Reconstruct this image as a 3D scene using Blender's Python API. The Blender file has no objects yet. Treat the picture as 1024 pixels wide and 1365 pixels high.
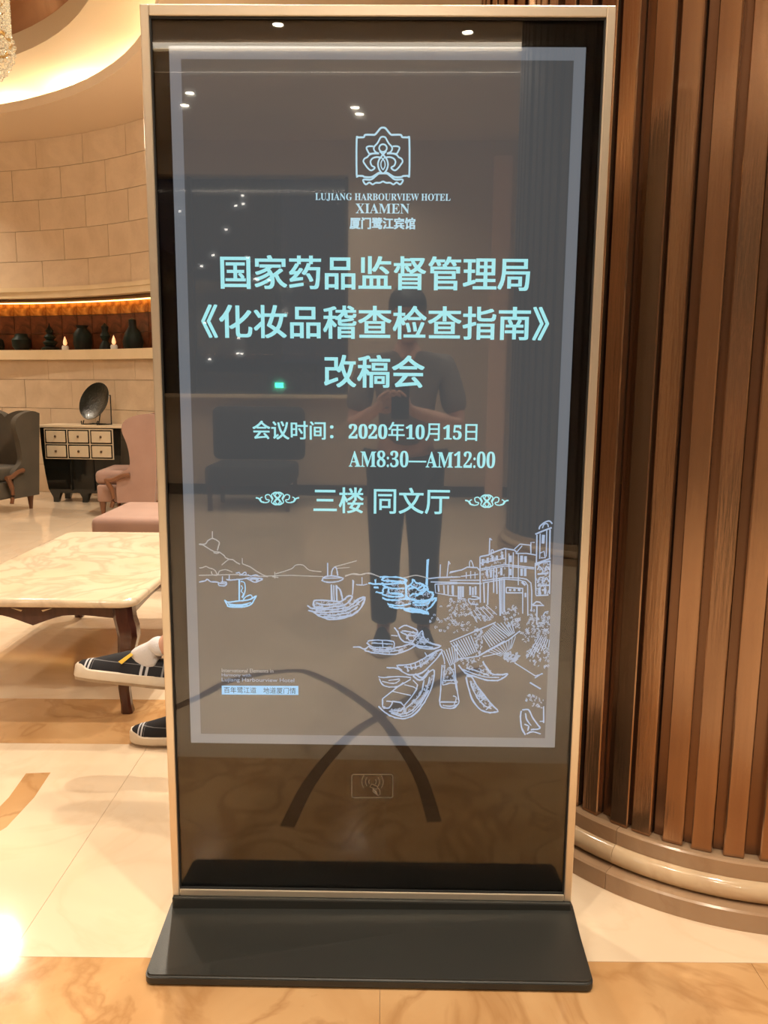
import bpy, bmesh, math, random
from math import sin, cos, pi, radians as R
from mathutils import Vector, Matrix
random.seed(7)
C = bpy.context.scene.collection
sc = bpy.context.scene

# ------------------------------------------------------------------ camera
EYE = 1.222
PITCH, ROLL, FPX = 0.157814, 0.008495, 1055.8
cam = bpy.data.cameras.new('camera'); cam.sensor_fit = 'VERTICAL'; cam.sensor_height = 36.0
cam.lens = FPX / 1365 * 36.0; cam.clip_start = 0.008; cam.clip_end = 400
cob = bpy.data.objects.new('camera', cam); C.objects.link(cob)
cob.matrix_world = (Matrix.Translation((0, 0, EYE)) @ Matrix.Rotation(pi/2 - PITCH, 4, 'X') @ Matrix.Rotation(ROLL, 4, 'Z'))
sc.camera = cob
# ------------------------------------------------------------------ world: night outside the window
w = bpy.data.worlds.new('night'); sc.world = w; w.use_nodes = True
w.node_tree.nodes['Background'].inputs[0].default_value = (0.010, 0.014, 0.024, 1)
w.node_tree.nodes['Background'].inputs[1].default_value = 1.0
sc.view_settings.view_transform = 'Standard'; sc.view_settings.look = 'None'
sc.view_settings.exposure = 0.0; sc.view_settings.gamma = 1.0; sc.view_settings.use_curve_mapping = False
sc.cycles.use_denoising = True
sc.cycles.max_bounces = 10; sc.cycles.transmission_bounces = 8; sc.cycles.caustics_reflective = False
sc.cycles.caustics_refractive = False; sc.cycles.sample_clamp_indirect = 6.0
WARM = (1.0, 0.87, 0.69)
DOWN_W = 30.0         # each recessed downlight
COVE_W = 10.5         # each cove strip in the round ceiling recess
CHAND_W = 85.0

# ------------------------------------------------------------------ materials
def mat(name, col, rough=0.5, metal=0.0, spec=0.5, emit=None, estr=0.0, noise=None, nscale=8.0, ndist=0.0, bump=0.0, bscale=60.0, aniso=0.0, coat=0.0, trans=0.0, ior=1.45, stretch=None, sheen=0.0):
    m = bpy.data.materials.new(name); m.use_nodes = True; nt = m.node_tree; b = nt.nodes['Principled BSDF']
    I = b.inputs
    I['Base Color'].default_value = (*col, 1); I['Roughness'].default_value = rough; I['Metallic'].default_value = metal
    I['Specular IOR Level'].default_value = spec; I['IOR'].default_value = ior; I['Transmission Weight'].default_value = trans
    I['Coat Weight'].default_value = coat; I['Coat Roughness'].default_value = 0.05; I['Sheen Weight'].default_value = sheen
    if emit: I['Emission Color'].default_value = (*emit, 1); I['Emission Strength'].default_value = estr
    src = None
    if noise or bump:
        tc = nt.nodes.new('ShaderNodeTexCoord'); src = tc.outputs['Object']
        if stretch:
            mp = nt.nodes.new('ShaderNodeMapping'); mp.inputs['Scale'].default_value = stretch
            nt.links.new(src, mp.inputs[0]); src = mp.outputs[0]
    if noise:
        n = nt.nodes.new('ShaderNodeTexNoise'); n.inputs['Scale'].default_value = nscale; n.inputs['Detail'].default_value = 6
        n.inputs['Distortion'].default_value = ndist; nt.links.new(src, n.inputs['Vector'])
        r = nt.nodes.new('ShaderNodeValToRGB'); r.color_ramp.elements[0].position = .34; r.color_ramp.elements[1].position = .66
        r.color_ramp.elements[0].color = (*col, 1); r.color_ramp.elements[1].color = (*noise, 1)
        nt.links.new(n.outputs['Fac'], r.inputs[0]); nt.links.new(r.outputs[0], I['Base Color'])
    if bump:
        n = nt.nodes.new('ShaderNodeTexNoise'); n.inputs['Scale'].default_value = bscale; n.inputs['Detail'].default_value = 4
        nt.links.new(src, n.inputs['Vector'])
        bp = nt.nodes.new('ShaderNodeBump'); bp.inputs['Strength'].default_value = bump; bp.inputs['Distance'].default_value = .01
        nt.links.new(n.outputs['Fac'], bp.inputs['Height']); nt.links.new(bp.outputs[0], I['Normal'])
    return m

def marble(name, c1, c2, vein, rough=.1, scale=1.6, vs=2.2, vamt=.45):
    m = bpy.data.materials.new(name); m.use_nodes = True; nt = m.node_tree; b = nt.nodes['Principled BSDF']
    g = nt.nodes.new('ShaderNodeNewGeometry')
    n = nt.nodes.new('ShaderNodeTexNoise'); n.inputs['Scale'].default_value = scale; n.inputs['Detail'].default_value = 7; n.inputs['Distortion'].default_value = .8
    r = nt.nodes.new('ShaderNodeValToRGB'); r.color_ramp.elements[0].position = .35; r.color_ramp.elements[1].position = .68
    r.color_ramp.elements[0].color = (*c1, 1); r.color_ramp.elements[1].color = (*c2, 1)
    n2 = nt.nodes.new('ShaderNodeTexNoise'); n2.inputs['Scale'].default_value = vs; n2.inputs['Detail'].default_value = 5; n2.inputs['Distortion'].default_value = 1.4
    s = nt.nodes.new('ShaderNodeMath'); s.operation = 'SUBTRACT'; s.inputs[1].default_value = .5
    a = nt.nodes.new('ShaderNodeMath'); a.operation = 'ABSOLUTE'
    r2 = nt.nodes.new('ShaderNodeValToRGB'); r2.color_ramp.elements[0].position = 0; r2.color_ramp.elements[1].position = .05
    r2.color_ramp.elements[0].color = (vamt, vamt, vamt, 1); r2.color_ramp.elements[1].color = (0, 0, 0, 1)
    mx = nt.nodes.new('ShaderNodeMix'); mx.data_type = 'RGBA'; mx.inputs[7].default_value = (*vein, 1)
    L = nt.links.new
    L(g.outputs['Position'], n.inputs['Vector']); L(g.outputs['Position'], n2.inputs['Vector']); L(n.outputs['Fac'], r.inputs[0])
    L(n2.outputs['Fac'], s.inputs[0]); L(s.outputs[0], a.inputs[0]); L(a.outputs[0], r2.inputs[0])
    L(r2.outputs[0], mx.inputs[0]); L(r.outputs[0], mx.inputs[6]); L(mx.outputs[2], b.inputs['Base Color'])
    b.inputs['Roughness'].default_value = rough
    return m

M = dict(
 cream_floor=marble('cream_marble', (.66,.51,.36), (.73,.58,.42), (.60,.44,.29), .075, vamt=.3),
 orange_floor=marble('orange_marble', (.47,.26,.11), (.60,.37,.18), (.36,.18,.07), .10, 3.0, 3.5, .6),
 dark_inlay=marble('dark_marble', (.09,.05,.03), (.14,.08,.05), (.2,.12,.08), .12),
 plinth=marble('plinth_marble', (.52,.38,.24), (.62,.47,.31), (.45,.30,.18), .14, 2.5),
 plinth_dark=marble('plinth_brown_marble', (.33,.21,.125), (.40,.27,.165), (.28,.17,.1), .16, 2.5),
 table_top=marble('table_marble', (.70,.55,.38), (.77,.63,.47), (.50,.37,.26), .13, 2.6, 2.4, .6),
 paint=mat('ceiling_paint', (.68,.53,.38), .7),
 paint_light=mat('cove_paint', (.78,.64,.44), .65),
 tile=mat('stone_tile', (.60,.45,.30), .5, noise=(.70,.54,.37), nscale=3.5, ndist=.5, bump=.25, bscale=30),
 floor_bed=mat('floor_joint', (.45,.33,.22), .8),
 grout=mat('tile_grout', (.30,.21,.13), .8),
 ledge=mat('ledge_stone', (.74,.58,.36), .35, noise=(.80,.64,.42), nscale=4),
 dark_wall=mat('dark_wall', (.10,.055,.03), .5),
 wall=mat('foyer_wall', (.50,.38,.27), .6),
 dome=mat('dome_gold_leaf', (.34,.15,.06), .35, .35, noise=(.72,.42,.23), nscale=.9, ndist=1.0),
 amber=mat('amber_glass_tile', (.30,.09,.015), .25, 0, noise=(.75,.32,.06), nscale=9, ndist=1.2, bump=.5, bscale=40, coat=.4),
 amber_shaded=mat('amber_glass_tile_shaded', (.09,.03,.015), .3, 0, noise=(.22,.07,.03), nscale=9, ndist=1, coat=.3),  # lower tile rows: fading of the strip light put into the colour
 slat=mat('copper_brown_slat', (.32,.19,.115), .18, .88, noise=(.42,.26,.155), nscale=3, stretch=(6,6,.4), bump=.06, bscale=30),
 slat_shaded=mat('shaded_slat', (.045,.036,.032), .5),  # slat colour with the shade of an unlit column put in
 slat_back=mat('dark_brown_backing', (.018,.010,.007), .4, .2),
 slat_rear=mat('copper_brown_rear_slat', (.20,.11,.065), .24, .85),  # slat colour dimmed, shade of the gaps put into it
 alu=mat('champagne_aluminium', (.82,.74,.61), .32, .85, bump=.02, bscale=200),
 black=mat('black_bezel', (.004,.004,.004), .25),
 base=mat('black_powder_coat', (.020,.021,.019), .36, 0, .6, bump=.05, bscale=400),
 rubber=mat('black_rubber', (.01,.01,.01), .6),
 glass=mat('front_glass', (1,1,1), 0.0, trans=1.0, ior=1.5),
 mahogany=mat('dark_mahogany', (.045,.014,.010), .22, coat=.4, noise=(.075,.024,.015), nscale=12, stretch=(3,3,.5)),
 pink=mat('dusty_pink_velvet', (.29,.17,.13), .8, sheen=.2, noise=(.33,.20,.155), nscale=5),
 grey=mat('olive_grey_velvet', (.06,.05,.033), .85, sheen=.15, noise=(.08,.064,.044), nscale=4),
 chairwood=mat('brown_chair_wood', (.16,.065,.03), .3, coat=.3),
 lacquer=mat('black_lacquer', (.006,.007,.006), .14, coat=.5),
 cream=mat('cream_paint', (.68,.55,.38), .4),
 knob=mat('bronze_knob', (.10,.06,.03), .35, .7),
 plate=mat('dark_green_ceramic', (.008,.012,.010), .28, coat=.25, bump=.5, bscale=40),
 iron=mat('black_iron', (.01,.01,.01), .45, .3),
 jar=mat('dark_teal_ceramic', (.008,.018,.014), .5, 0, .15, noise=(.015,.010,.008), nscale=9),
 crystal=mat('crystal', (1,.96,.88), .02, trans=.9, ior=1.6, emit=(1,.85,.5), estr=.10),  # slight emission added as sparkle, the beads are no lamps
 gold=mat('gilt_metal', (.75,.5,.2), .25, .9),
 bulb=mat('lamp_glow', (1,1,1), .5, emit=(1,.80,.50), estr=28),
 led=mat('downlight_glow', (1,1,1), .5, emit=(1,.86,.66), estr=60),
 ledline=mat('foyer_led_line', (1,1,1), .5, emit=(1,.88,.70), estr=5.0),
 amberled=mat('amber_strip_glow', (1,1,1), .5, emit=(1,.55,.16), estr=7),
 flame=mat('candle_glow', (1,1,1), .5, emit=(1,.30,.05), estr=1.1),
 white=mat('white_plastic', (.7,.66,.6), .4),
 skin=mat('skin', (.60,.33,.23), .5, noise=(.65,.37,.27), nscale=30),
 hair=mat('black_hair', (.012,.010,.009), .5),
 blackcloth=mat('black_trousers', (.012,.012,.014), .85, bump=.3, bscale=80),
 greyshirt=mat('taupe_shirt', (.16,.13,.11), .85, bump=.2, bscale=60),
 sock=mat('white_sock', (.72,.70,.72), .85, bump=.3, bscale=300),
 sole=mat('cream_rubber_sole', (.70,.60,.48), .55, noise=(.76,.67,.55), nscale=20),
 outsole=mat('worn_outsole', (.34,.25,.17), .7, noise=(.42,.32,.22), nscale=40),
 yellow=mat('yellow_tab', (.85,.55,.06), .6),
 door_wood=mat('light_wood_trim', (.75,.50,.36), .5),
 sofa=mat('dark_sofa_fabric', (.03,.026,.024), .9),
 phone=mat('phone_body', (.02,.02,.025), .2),
 city=mat('night_building', (.02,.022,.028), .8),
 citylight=mat('city_window_glow', (1,1,1), .5, emit=(1,.93,.8), estr=22),
 citygreen=mat('green_sign_glow', (1,1,1), .5, emit=(.05,1,.5), estr=14),
 citywarm=mat('warm_sign_glow', (1,1,1), .5, emit=(1,.5,.25), estr=18),
)
# ------------------------------------------------------------------ helpers
def link(name, me, m, parent=None):
    me.name = name
    if m is not None and not me.materials: me.materials.append(m)
    o = bpy.data.objects.new(name, me); C.objects.link(o)
    if parent: o.parent = parent
    return o
def build(name, bm, m, parent=None, smooth=False):
    me = bpy.data.meshes.new(name); bmesh.ops.recalc_face_normals(bm, faces=bm.faces); bm.to_mesh(me); bm.free()
    if smooth:
        for p in me.polygons: p.use_smooth = True
        try: me.set_sharp_from_angle(angle=R(38))
        except Exception: pass
    return link(name, me, m, parent)
def tag(o, label=None, cat=None, group=None, kind=None):
    if label: o['label'] = label
    if cat: o['category'] = cat
    if group: o['group'] = group
    if kind: o['kind'] = kind
    return o
def thing(name, loc, label, cat, group=None, rz=0):
    o = bpy.data.objects.new(name, None); C.objects.link(o); o.location = loc; o.rotation_euler.z = rz; o.empty_display_size = .1
    return tag(o, label, cat, group)
def struct(name, bm, m, parent=None, smooth=False):
    o = build(name, bm, m, parent, smooth)
    if not parent: o['kind'] = 'structure'
    return o
def copy_tree(o, parent=None):
    c = o.copy(); C.objects.link(c); c.parent = parent
    for ch in list(o.children): copy_tree(ch, c)
    return c
def box(bm, x0, x1, y0, y1, z0, z1, bev=0, seg=2, mtx=None):
    r = bmesh.ops.create_cube(bm, size=1)
    vs = r['verts']
    for v in vs:
        v.co = Vector(((x0+x1)/2 + v.co.x*(x1-x0), (y0+y1)/2 + v.co.y*(y1-y0), (z0+z1)/2 + v.co.z*(z1-z0)))
    if bev:
        es = list({e for v in vs for e in v.link_edges})
        rr = bmesh.ops.bevel(bm, geom=es, offset=bev, segments=seg, affect='EDGES', profile=.5)
        vs = [v for v in rr['verts']] if rr['verts'] else vs
        vs = list({v for f in rr['faces'] for v in f.verts} | set(vs))
    if mtx:
        for v in vs:
            if v.is_valid: v.co = mtx @ v.co
    return vs
def lathe(bm, prof, n=32, a0=0, a1=2*pi, cx=0, cy=0, cz=0, closed=False):
    full = abs(a1-a0-2*pi) < 1e-6; k = n if full else n+1
    rows = []
    for i in range(k):
        a = a0+(a1-a0)*i/n
        rows.append([bm.verts.new((cx+r*cos(a), cy+r*sin(a), cz+z)) for r, z in prof])
    m = len(prof)
    for i in range(n):
        A, B = rows[i], rows[(i+1) % k]
        for j in range(m if closed else m-1):
            q = [A[j], B[j], B[(j+1) % m], A[(j+1) % m]]
            try: bm.faces.new(q)
            except ValueError: pass
    if not full and closed:
        bm.faces.new(rows[0][::-1]); bm.faces.new(rows[-1])
    return rows
def tube(bm, pts, rads, n=8, cap=True):
    pts = [Vector(p) for p in pts]
    if not hasattr(rads, '__len__'): rads = [rads]*len(pts)
    rings = []; up = Vector((0, 0, 1))
    for i, p in enumerate(pts):
        t = (pts[min(i+1, len(pts)-1)] - pts[max(i-1, 0)]).normalized()
        a = t.cross(up)
        if a.length < .1: a = t.cross(Vector((1, 0, 0)))
        a.normalize(); b = t.cross(a)
        rings.append([bm.verts.new(p + (a*cos(2*pi*k/n) + b*sin(2*pi*k/n))*rads[i]) for k in range(n)])
    for i in range(len(rings)-1):
        for k in range(n): bm.faces.new([rings[i][k], rings[i][(k+1) % n], rings[i+1][(k+1) % n], rings[i+1][k]])
    if cap: bm.faces.new(rings[0][::-1]); bm.faces.new(rings[-1])
def loft(bm, rings):
    R_ = [[bm.verts.new(p) for p in r] for r in rings]; n = len(R_[0])
    for i in range(len(R_)-1):
        for k in range(n): bm.faces.new([R_[i][k], R_[i][(k+1) % n], R_[i+1][(k+1) % n], R_[i+1][k]])
    bm.faces.new(R_[0][::-1]); bm.faces.new(R_[-1])
def prism(bm, pts, ext, f):
    """pts 2D outline; f(u,v,w)->3D; ext=(w0,w1)"""
    A = [bm.verts.new(f(u, v, ext[0])) for u, v in pts]; B = [bm.verts.new(f(u, v, ext[1])) for u, v in pts]
    n = len(pts)
    bm.faces.new(A[::-1]); bm.faces.new(B)
    for i in range(n): bm.faces.new([A[i], A[(i+1) % n], B[(i+1) % n], B[i]])
def rrect(x0, x1, y0, y1, r, n=6):
    out = []
    for cx, cy, a in ((x1-r, y0+r, -pi/2), (x1-r, y1-r, 0), (x0+r, y1-r, pi/2), (x0+r, y0+r, pi)):
        for i in range(n+1):
            t = a+pi/2*i/n; out.append((cx+r*cos(t), cy+r*sin(t)))
    return out
def area(name, loc, size, watt, rot=(0, 0, 0), col=WARM, sy=None, spread=None, parent=None):
    l = bpy.data.lights.new(name, 'AREA'); l.energy = watt; l.color = col
    l.shape = 'DISK' if sy is None else 'RECTANGLE'; l.size = size
    if sy: l.size_y = sy
    if spread: l.spread = spread
    o = bpy.data.objects.new(name, l); C.objects.link(o); o.location = loc; o.rotation_euler = rot
    if parent: o.parent = parent
    return o

# ================================================================== SETTING
CX, CY = -5.1, 4.6          # centre of the round lounge
RW, ZC = 4.5, 3.765         # lounge wall radius, ceiling height
# floor: dark bedding, slabs laid over it
bm = bmesh.new(); box(bm, -10, 4.2, -5.7, 10, -.06, -.004)
floor = struct('floor', bm, M['floor_bed'])
def slab_grid(x0, x1, y0, y1, sx, sy, m, off=0.0, gap=.0005):
    nx, ny = max(1, round((x1-x0)/sx)), max(1, round((y1-y0)/sy)); w_, h_ = (x1-x0)/nx, (y1-y0)/ny
    bm = bmesh.new(); box(bm, -w_/2+gap, w_/2-gap, -h_/2+gap, h_/2-gap, -.02, 0)
    me = bpy.data.meshes.new('marble_tile'); bm.to_mesh(me); bm.free(); me.materials.append(m)
    for i in range(nx):
        for j in range(ny):
            o = bpy.data.objects.new('marble_tile', me); C.objects.link(o); o.parent = floor
            o.location = (x0+(i+.5)*w_, y0+(j+.5)*h_, 0)
CF, OF = M['cream_floor'], M['orange_floor']
slab_grid(-5.6, 4.0, -5.5, .85, .96, .9, CF)
slab_grid(-5.6, 4.0, .85, 1.535, .8, .685, OF)
slab_grid(-5.6, 4.0, 1.535, 2.56, .96, 1.025, CF)
slab_grid(-5.6, 4.0, 2.56, 2.95, .8, .39, OF)
slab_grid(-5.6, 4.0, 2.95, 9.2, .96, .9, CF)
slab_grid(-9.9, -5.6, -5.5, 9.2, 1.43, 1.5, CF)
# orange inlay strip running off at the left
def flat_strip(name, pts, wdt, m, z=.0006):
    bm = bmesh.new(); L = []; pts = [Vector((x, y, 0)) for x, y in pts]
    for i, p in enumerate(pts):
        t = (pts[min(i+1, len(pts)-1)]-pts[max(i-1, 0)]).normalized(); n = Vector((-t.y, t.x, 0))*wdt/2
        L.append([bm.verts.new((p+n).to_tuple()[:2]+(z,)), bm.verts.new((p-n).to_tuple()[:2]+(z,)),
                  bm.verts.new((p-n).to_tuple()[:2]+(-.003,)), bm.verts.new((p+n).to_tuple()[:2]+(-.003,))])
    for a, b in zip(L, L[1:]):
        for k in range(4): bm.faces.new([a[k], a[(k+1) % 4], b[(k+1) % 4], b[k]])
    bm.faces.new(L[0]); bm.faces.new(L[-1][::-1])
    return build(name, bm, m, floor)
flat_strip('inlay_strip', [(-1.09, 2.35), (-1.075, 2.2), (-1.08, 2.05), (-1.2, 1.75), (-1.6, 1.5)], .075, OF)
def smooth_path(pts, n=6):
    out = []
    for i in range(len(pts)-1):
        p0, p1, p2, p3 = (Vector(pts[max(i-1, 0)]), Vector(pts[i]), Vector(pts[i+1]), Vector(pts[min(i+2, len(pts)-1)]))
        for k in range(n):
            t = k/n; out.append(.5*((2*p1)+(p2-p0)*t+(2*p0-5*p1+4*p2-p3)*t*t+(3*p1-p0-3*p2+p3)*t*t*t))
    out.append(Vector(pts[-1])); return [tuple(v) for v in out]
flat_strip('inlay_arc', smooth_path([(-.272, 1.26), (-.24, 1.018), (-.175, .78), (-.106, .614), (-.035, .503), (.121, .259), (.254, .091), (.40, -.03)]), .042, M['dark_inlay'])
flat_strip('inlay_arc', smooth_path([(-1.0, .75), (-.761, .355), (-.654, .155), (-.42, .036), (-.283, .129), (-.148, .304), (-.035, .503), (.053, .759), (.108, .965), (.142, 1.22)]), .042, M['dark_inlay'], .0009)

# ceiling with the round recess
def ring_faces(bm, prof_pairs, n=96):
    lathe(bm, prof_pairs, n, 0, 2*pi, CX, CY)
bm = bmesh.new(); N = 96; inner = []; outer = []
X0, X1, Y0, Y1 = -10, 4.2, -5.7, 10
for i in range(N):
    a = 2*pi*i/N; dx, dy = cos(a), sin(a)
    inner.append(bm.verts.new((CX+3.75*dx, CY+3.75*dy, ZC)))
    t = min([(X1-CX)/dx if dx > 1e-9 else 1e9, (X0-CX)/dx if dx < -1e-9 else 1e9, (Y1-CY)/dy if dy > 1e-9 else 1e9, (Y0-CY)/dy if dy < -1e-9 else 1e9])
    outer.append(bm.verts.new((CX+t*dx, CY+t*dy, ZC)))
for i in range(N): bm.faces.new([inner[i], inner[(i+1) % N], outer[(i+1) % N], outer[i]])
corners = {}
for (x, y) in ((X1, Y1), (X0, Y1), (X0, Y0), (X1, Y0)):
    a = math.atan2(y-CY, x-CX) % (2*pi); i = int(a/(2*pi)*N)
    v = bm.verts.new((x, y, ZC)); bm.faces.new([outer[i], outer[(i+1) % N], v])
lathe(bm, [(3.75, ZC), (3.75, ZC+.085), (3.80, ZC+.085), (3.80, ZC+.03), (4.36, ZC+.03)], N, 0, 2*pi, CX, CY)
ceiling = struct('ceiling', bm, M['paint'])
bm = bmesh.new(); ring_faces(bm, [(4.36, ZC), (4.36, 4.05), (3.40, 4.05), (3.40, 4.22), (3.46, 4.24)])
build('cove_recess', bm, M['paint_light'], ceiling)
bm = bmesh.new()
ring_faces(bm, [(3.46*cos(t*pi/2*.999/8), 4.24+.95*sin(t*pi/2/8)) for t in range(9)])
build('dome', bm, M['dome'], ceiling, True)
for i in range(26):
    a = 2*pi*i/26+.05
    area('cove_light', (CX+4.22*cos(a), CY+4.22*sin(a), ZC+.05), .05, COVE_W*(1.5 if i in (6, 4) else .8), (pi, 0, a), (1, .88, .64), .62)
# cove slot in the foyer ceiling behind the viewer
bm = bmesh.new(); box(bm, -6, 4, -3.55, -3.15, ZC-.045, ZC-.001); build('ceiling_drop', bm, M['paint_light'], ceiling)
for yy in (-3.12, -3.58):
    bm = bmesh.new(); box(bm, -6, 4, yy-.018, yy+.018, ZC-.03, ZC-.001); build('led_line', bm, M['ledline'], ceiling)
# curved lounge wall
def arc_box(bm, r0, r1, z0, z1, a0, a1, n):
    lathe(bm, [(r0, z0), (r1, z0), (r1, z1), (r0, z1)], n, R(a0), R(a1), CX, CY, 0, True)
A0, A1 = 20, 190
bm = bmesh.new(); arc_box(bm, RW+.008, RW+.4, 0, 1.47, A0, A1, 60); arc_box(bm, RW+.008, RW+.4, 2.24, 4.3, A0, A1, 60); arc_box(bm, RW+.32, RW+.4, 1.47, 2.24, A0, A1, 60)
wall_back = struct('wall_back', bm, M['grout'])
bm = bmesh.new(); arc_box(bm, RW-.05, RW+.32, 1.475, 1.58, A0, A1, 90); tag(build('trim_1', bm, M['ledge']), kind='structure')
bm = bmesh.new(); arc_box(bm, RW-.03, RW+.06, 2.135, 2.245, A0, A1, 90); arc_box(bm, RW-.045, RW-.03, 2.20, 2.245, A0, A1, 90)
t2 = tag(build('trim_2', bm, M['ledge']), kind='structure')
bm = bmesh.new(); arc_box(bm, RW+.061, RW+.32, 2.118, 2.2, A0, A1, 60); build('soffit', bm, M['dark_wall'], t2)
def tiles(z0, z1, a0, a1, da, off, r=RW, m='tile', name='stone_tile', th=.012, gap=.0025, parent=wall_back):
    bm = bmesh.new(); g = gap/r
    lathe(bm, [(r, z0+gap), (r+th, z0+gap), (r+th, z1-gap), (r, z1-gap)], 4, g, R(da)-g, 0, 0, 0, True)
    me = bpy.data.meshes.new(name); bmesh.ops.recalc_face_normals(bm, faces=bm.faces); bm.to_mesh(me); bm.free(); me.materials.append(M[m])
    a = a0+off
    while a < a1:
        o = bpy.data.objects.new(name, me); C.objects.link(o); o.parent = parent
        o.location = (CX+random.uniform(-.001, .002)*cos(R(a)), CY+random.uniform(-.002, .001)*sin(R(a)), 0); o.rotation_euler.z = R(a); a += da
zs = [3.765, 3.47, 3.155, 2.84, 2.525, 2.245]
for k in range(5): tiles(zs[k+1], zs[k], 24, 112, 8, (0 if k % 2 == 0 else 4.1)+.2)
zs = [1.475, 1.26, .945, .63, .315, .0]
for k in range(5): tiles(zs[k+1], zs[k], 24, 112, 8, (0 if k % 2 == 0 else 4.1)+.2)
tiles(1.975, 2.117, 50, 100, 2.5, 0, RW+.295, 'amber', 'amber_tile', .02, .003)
tiles(1.775, 1.975, 50, 100, 2.5, 0, RW+.295, 'amber_shaded', 'amber_tile', .02, .003)
tiles(1.58, 1.775, 50, 100, 2.5, 0, RW+.295, 'amber_shaded', 'amber_tile', .02, .003)
bm = bmesh.new(); arc_box(bm, RW+.25, RW+.28, 2.110, 2.117, 50, 100, 40); build('amber_light_strip', bm, M['amberled'], wall_back)
# other walls
bm = bmesh.new()
xe, ye = CX+(RW+.2)*cos(R(20)), CY+(RW+.2)*sin(R(20))
box(bm, xe, 4.2, ye, ye+.2, 0, ZC); struct('wall_far', bm, M['wall'])
bm = bmesh.new(); box(bm, 4.0, 4.2, -5.7, ye, 0, ZC); struct('wall_right', bm, M['wall'])
bm = bmesh.new(); box(bm, -10, -9.8, -5.7, 4.6, 0, ZC); struct('wall_left', bm, M['wall'])
bm = bmesh.new(); WX0, WX1, WZ0, WZ1 = -3.4, -.56, 1.12, 3.42
box(bm, -10, WX0, -5.7, -5.5, 0, ZC); box(bm, WX1, 4.2, -5.7, -5.5, 0, ZC); box(bm, WX0, WX1, -5.7, -5.5, 0, WZ0); box(bm, WX0, WX1, -5.7, -5.5, WZ1, ZC)
struct('wall_front', bm, M['wall'])
bm = bmesh.new(); box(bm, WX0, WX1, -5.62, -5.61, WZ0, WZ1); win = struct('window_1', bm, M['glass'])
bm = bmesh.new()
for a in (WX0+.02, (WX0+WX1)/2-.3, WX1-.02): box(bm, a-.02, a+.02, -5.64, -5.58, WZ0, WZ1)
build('window_frame', bm, M['slat_back'], win)
bm = bmesh.new(); box(bm, WX0-.02, WX1+.02, -5.55, -5.40, WZ0-.04, WZ0, .004); build('window_sill', bm, M['ledge'], win)
bm = bmesh.new(); box(bm, .97, 1.16, -5.5, -5.44, 0, 3.6, .004); struct('trim_3', bm, M['door_wood'])
bm = bmesh.new(); box(bm, -10, 4.0, -5.5, -5.485, 0, .12); struct('baseboard_front', bm, M['slat_back'])

# ================================================================== DOWNLIGHTS
DL = [(-.88, -2.80, 1), (.48, -2.93, 1), (-.43, -4.50, 1), (-.40, -4.68, 1), (-1.87, -4.14, 1), (-2.0, -4.45, 1),
      (-.62, .35, 0), (.62, .55, 0), (-.75, 3.05, 0), (.05, 4.1, 0), (2.3, .9, 0), (-2.2, .2, 0), (2.2, 3.4, 0), (-3.6, -1.2, 0), (2.4, -1.0, 0), (.0, -1.45, 0), (-1.05, 4.75, 2), (-1.30, 6.15, 2), (-5.55, 8.65, 2), (-7.6, 7.75, 2)]  # after the mirrored ones: unseen fill lamps added to brighten foyer and lounge
DLAB = ['recessed ceiling downlight mirrored in the kiosk glass at top left', 'recessed ceiling downlight mirrored in the kiosk glass at top right',
 'upper downlight of the pair mirrored above the emblem on the screen', 'lower downlight of the pair mirrored above the emblem on the screen',
 'upper downlight mirrored at the left border of the screen', 'lower downlight mirrored at the left border of the screen',
 'added fill downlight over the left of the kiosk base', 'added fill downlight over the right of the kiosk base', 'added fill downlight over the seated person and coffee table',
 'added fill downlight behind the kiosk', 'added fill downlight in front of the slatted column', 'added fill downlight left of the photographer', 'added fill downlight beyond the slatted column',
 'added fill downlight at far left of the foyer', 'added fill downlight at right behind the photographer', 'added fill downlight straight behind the photographer', 'added lounge fill downlight over the pink bench', 'added lounge fill downlight between bench and pink wing armchair', 'added lounge fill downlight left of the olive grey armchair', 'added lounge fill downlight farthest left by the curved wall']
proto = None
for (x, y, mir), lab in zip(DL, DLAB):
    if proto is None:
        t = proto = thing('ceiling_downlight', (x, y, ZC), lab, 'downlight', 'recessed ceiling downlights')
        bm = bmesh.new(); lathe(bm, [(.040, -.002), (.042, -.008), (.055, -.006), (.056, 0)], 24); build('trim_ring', bm, M['white'], t, True)
        bm = bmesh.new(); lathe(bm, [(.001, -.003), (.040, -.003)], 24); build('lens', bm, M['led'], t)
    else:
        t = copy_tree(proto); t.location = (x, y, ZC); t['label'] = lab
    area('downlight_lamp', (x, y, ZC-.02), .09, DOWN_W*(.92, .55, 1.75)[mir], (0, 0, 0), (1.0, .88, .70), spread=R(125))

# ================================================================== KIOSK
KX, KY, KYAW = -.0214, 1.6527, -.01069
SZ, SW, SH = EYE-.0696, .809, .809*16/9
FZ0, FZ1, FW = .066, 1.942, .912
kiosk = thing('digital_signage_kiosk', (KX, KY, 0), 'tall black glass floor standing notice screen with champagne metal frame on black base', 'kiosk', rz=KYAW)
def S(px, py, d=0.0):
    """a point of the artwork, read off the photograph, on the display face (kiosk local x, z)"""
    a = px-512; b = py-682.5
    a2 = a*cos(ROLL)+b*sin(ROLL); b2 = -a*sin(ROLL)+b*cos(ROLL)
    dr = Vector((a2/FPX, cos(PITCH)-b2/FPX*sin(PITCH), -sin(PITCH)-b2/FPX*cos(PITCH)))
    n = Vector((-sin(KYAW), cos(KYAW), 0)); P0 = Vector((KX, KY, EYE)) + n*d
    t = n.dot(P0-Vector((0, 0, EYE)))/n.dot(dr); P = Vector((0, 0, EYE))+dr*t
    q = P-Vector((KX, KY, 0)); return (q.x*cos(KYAW)+q.y*sin(KYAW), P.z)
bw = .0175; hw = FW/2
bm = bmesh.new()
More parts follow.
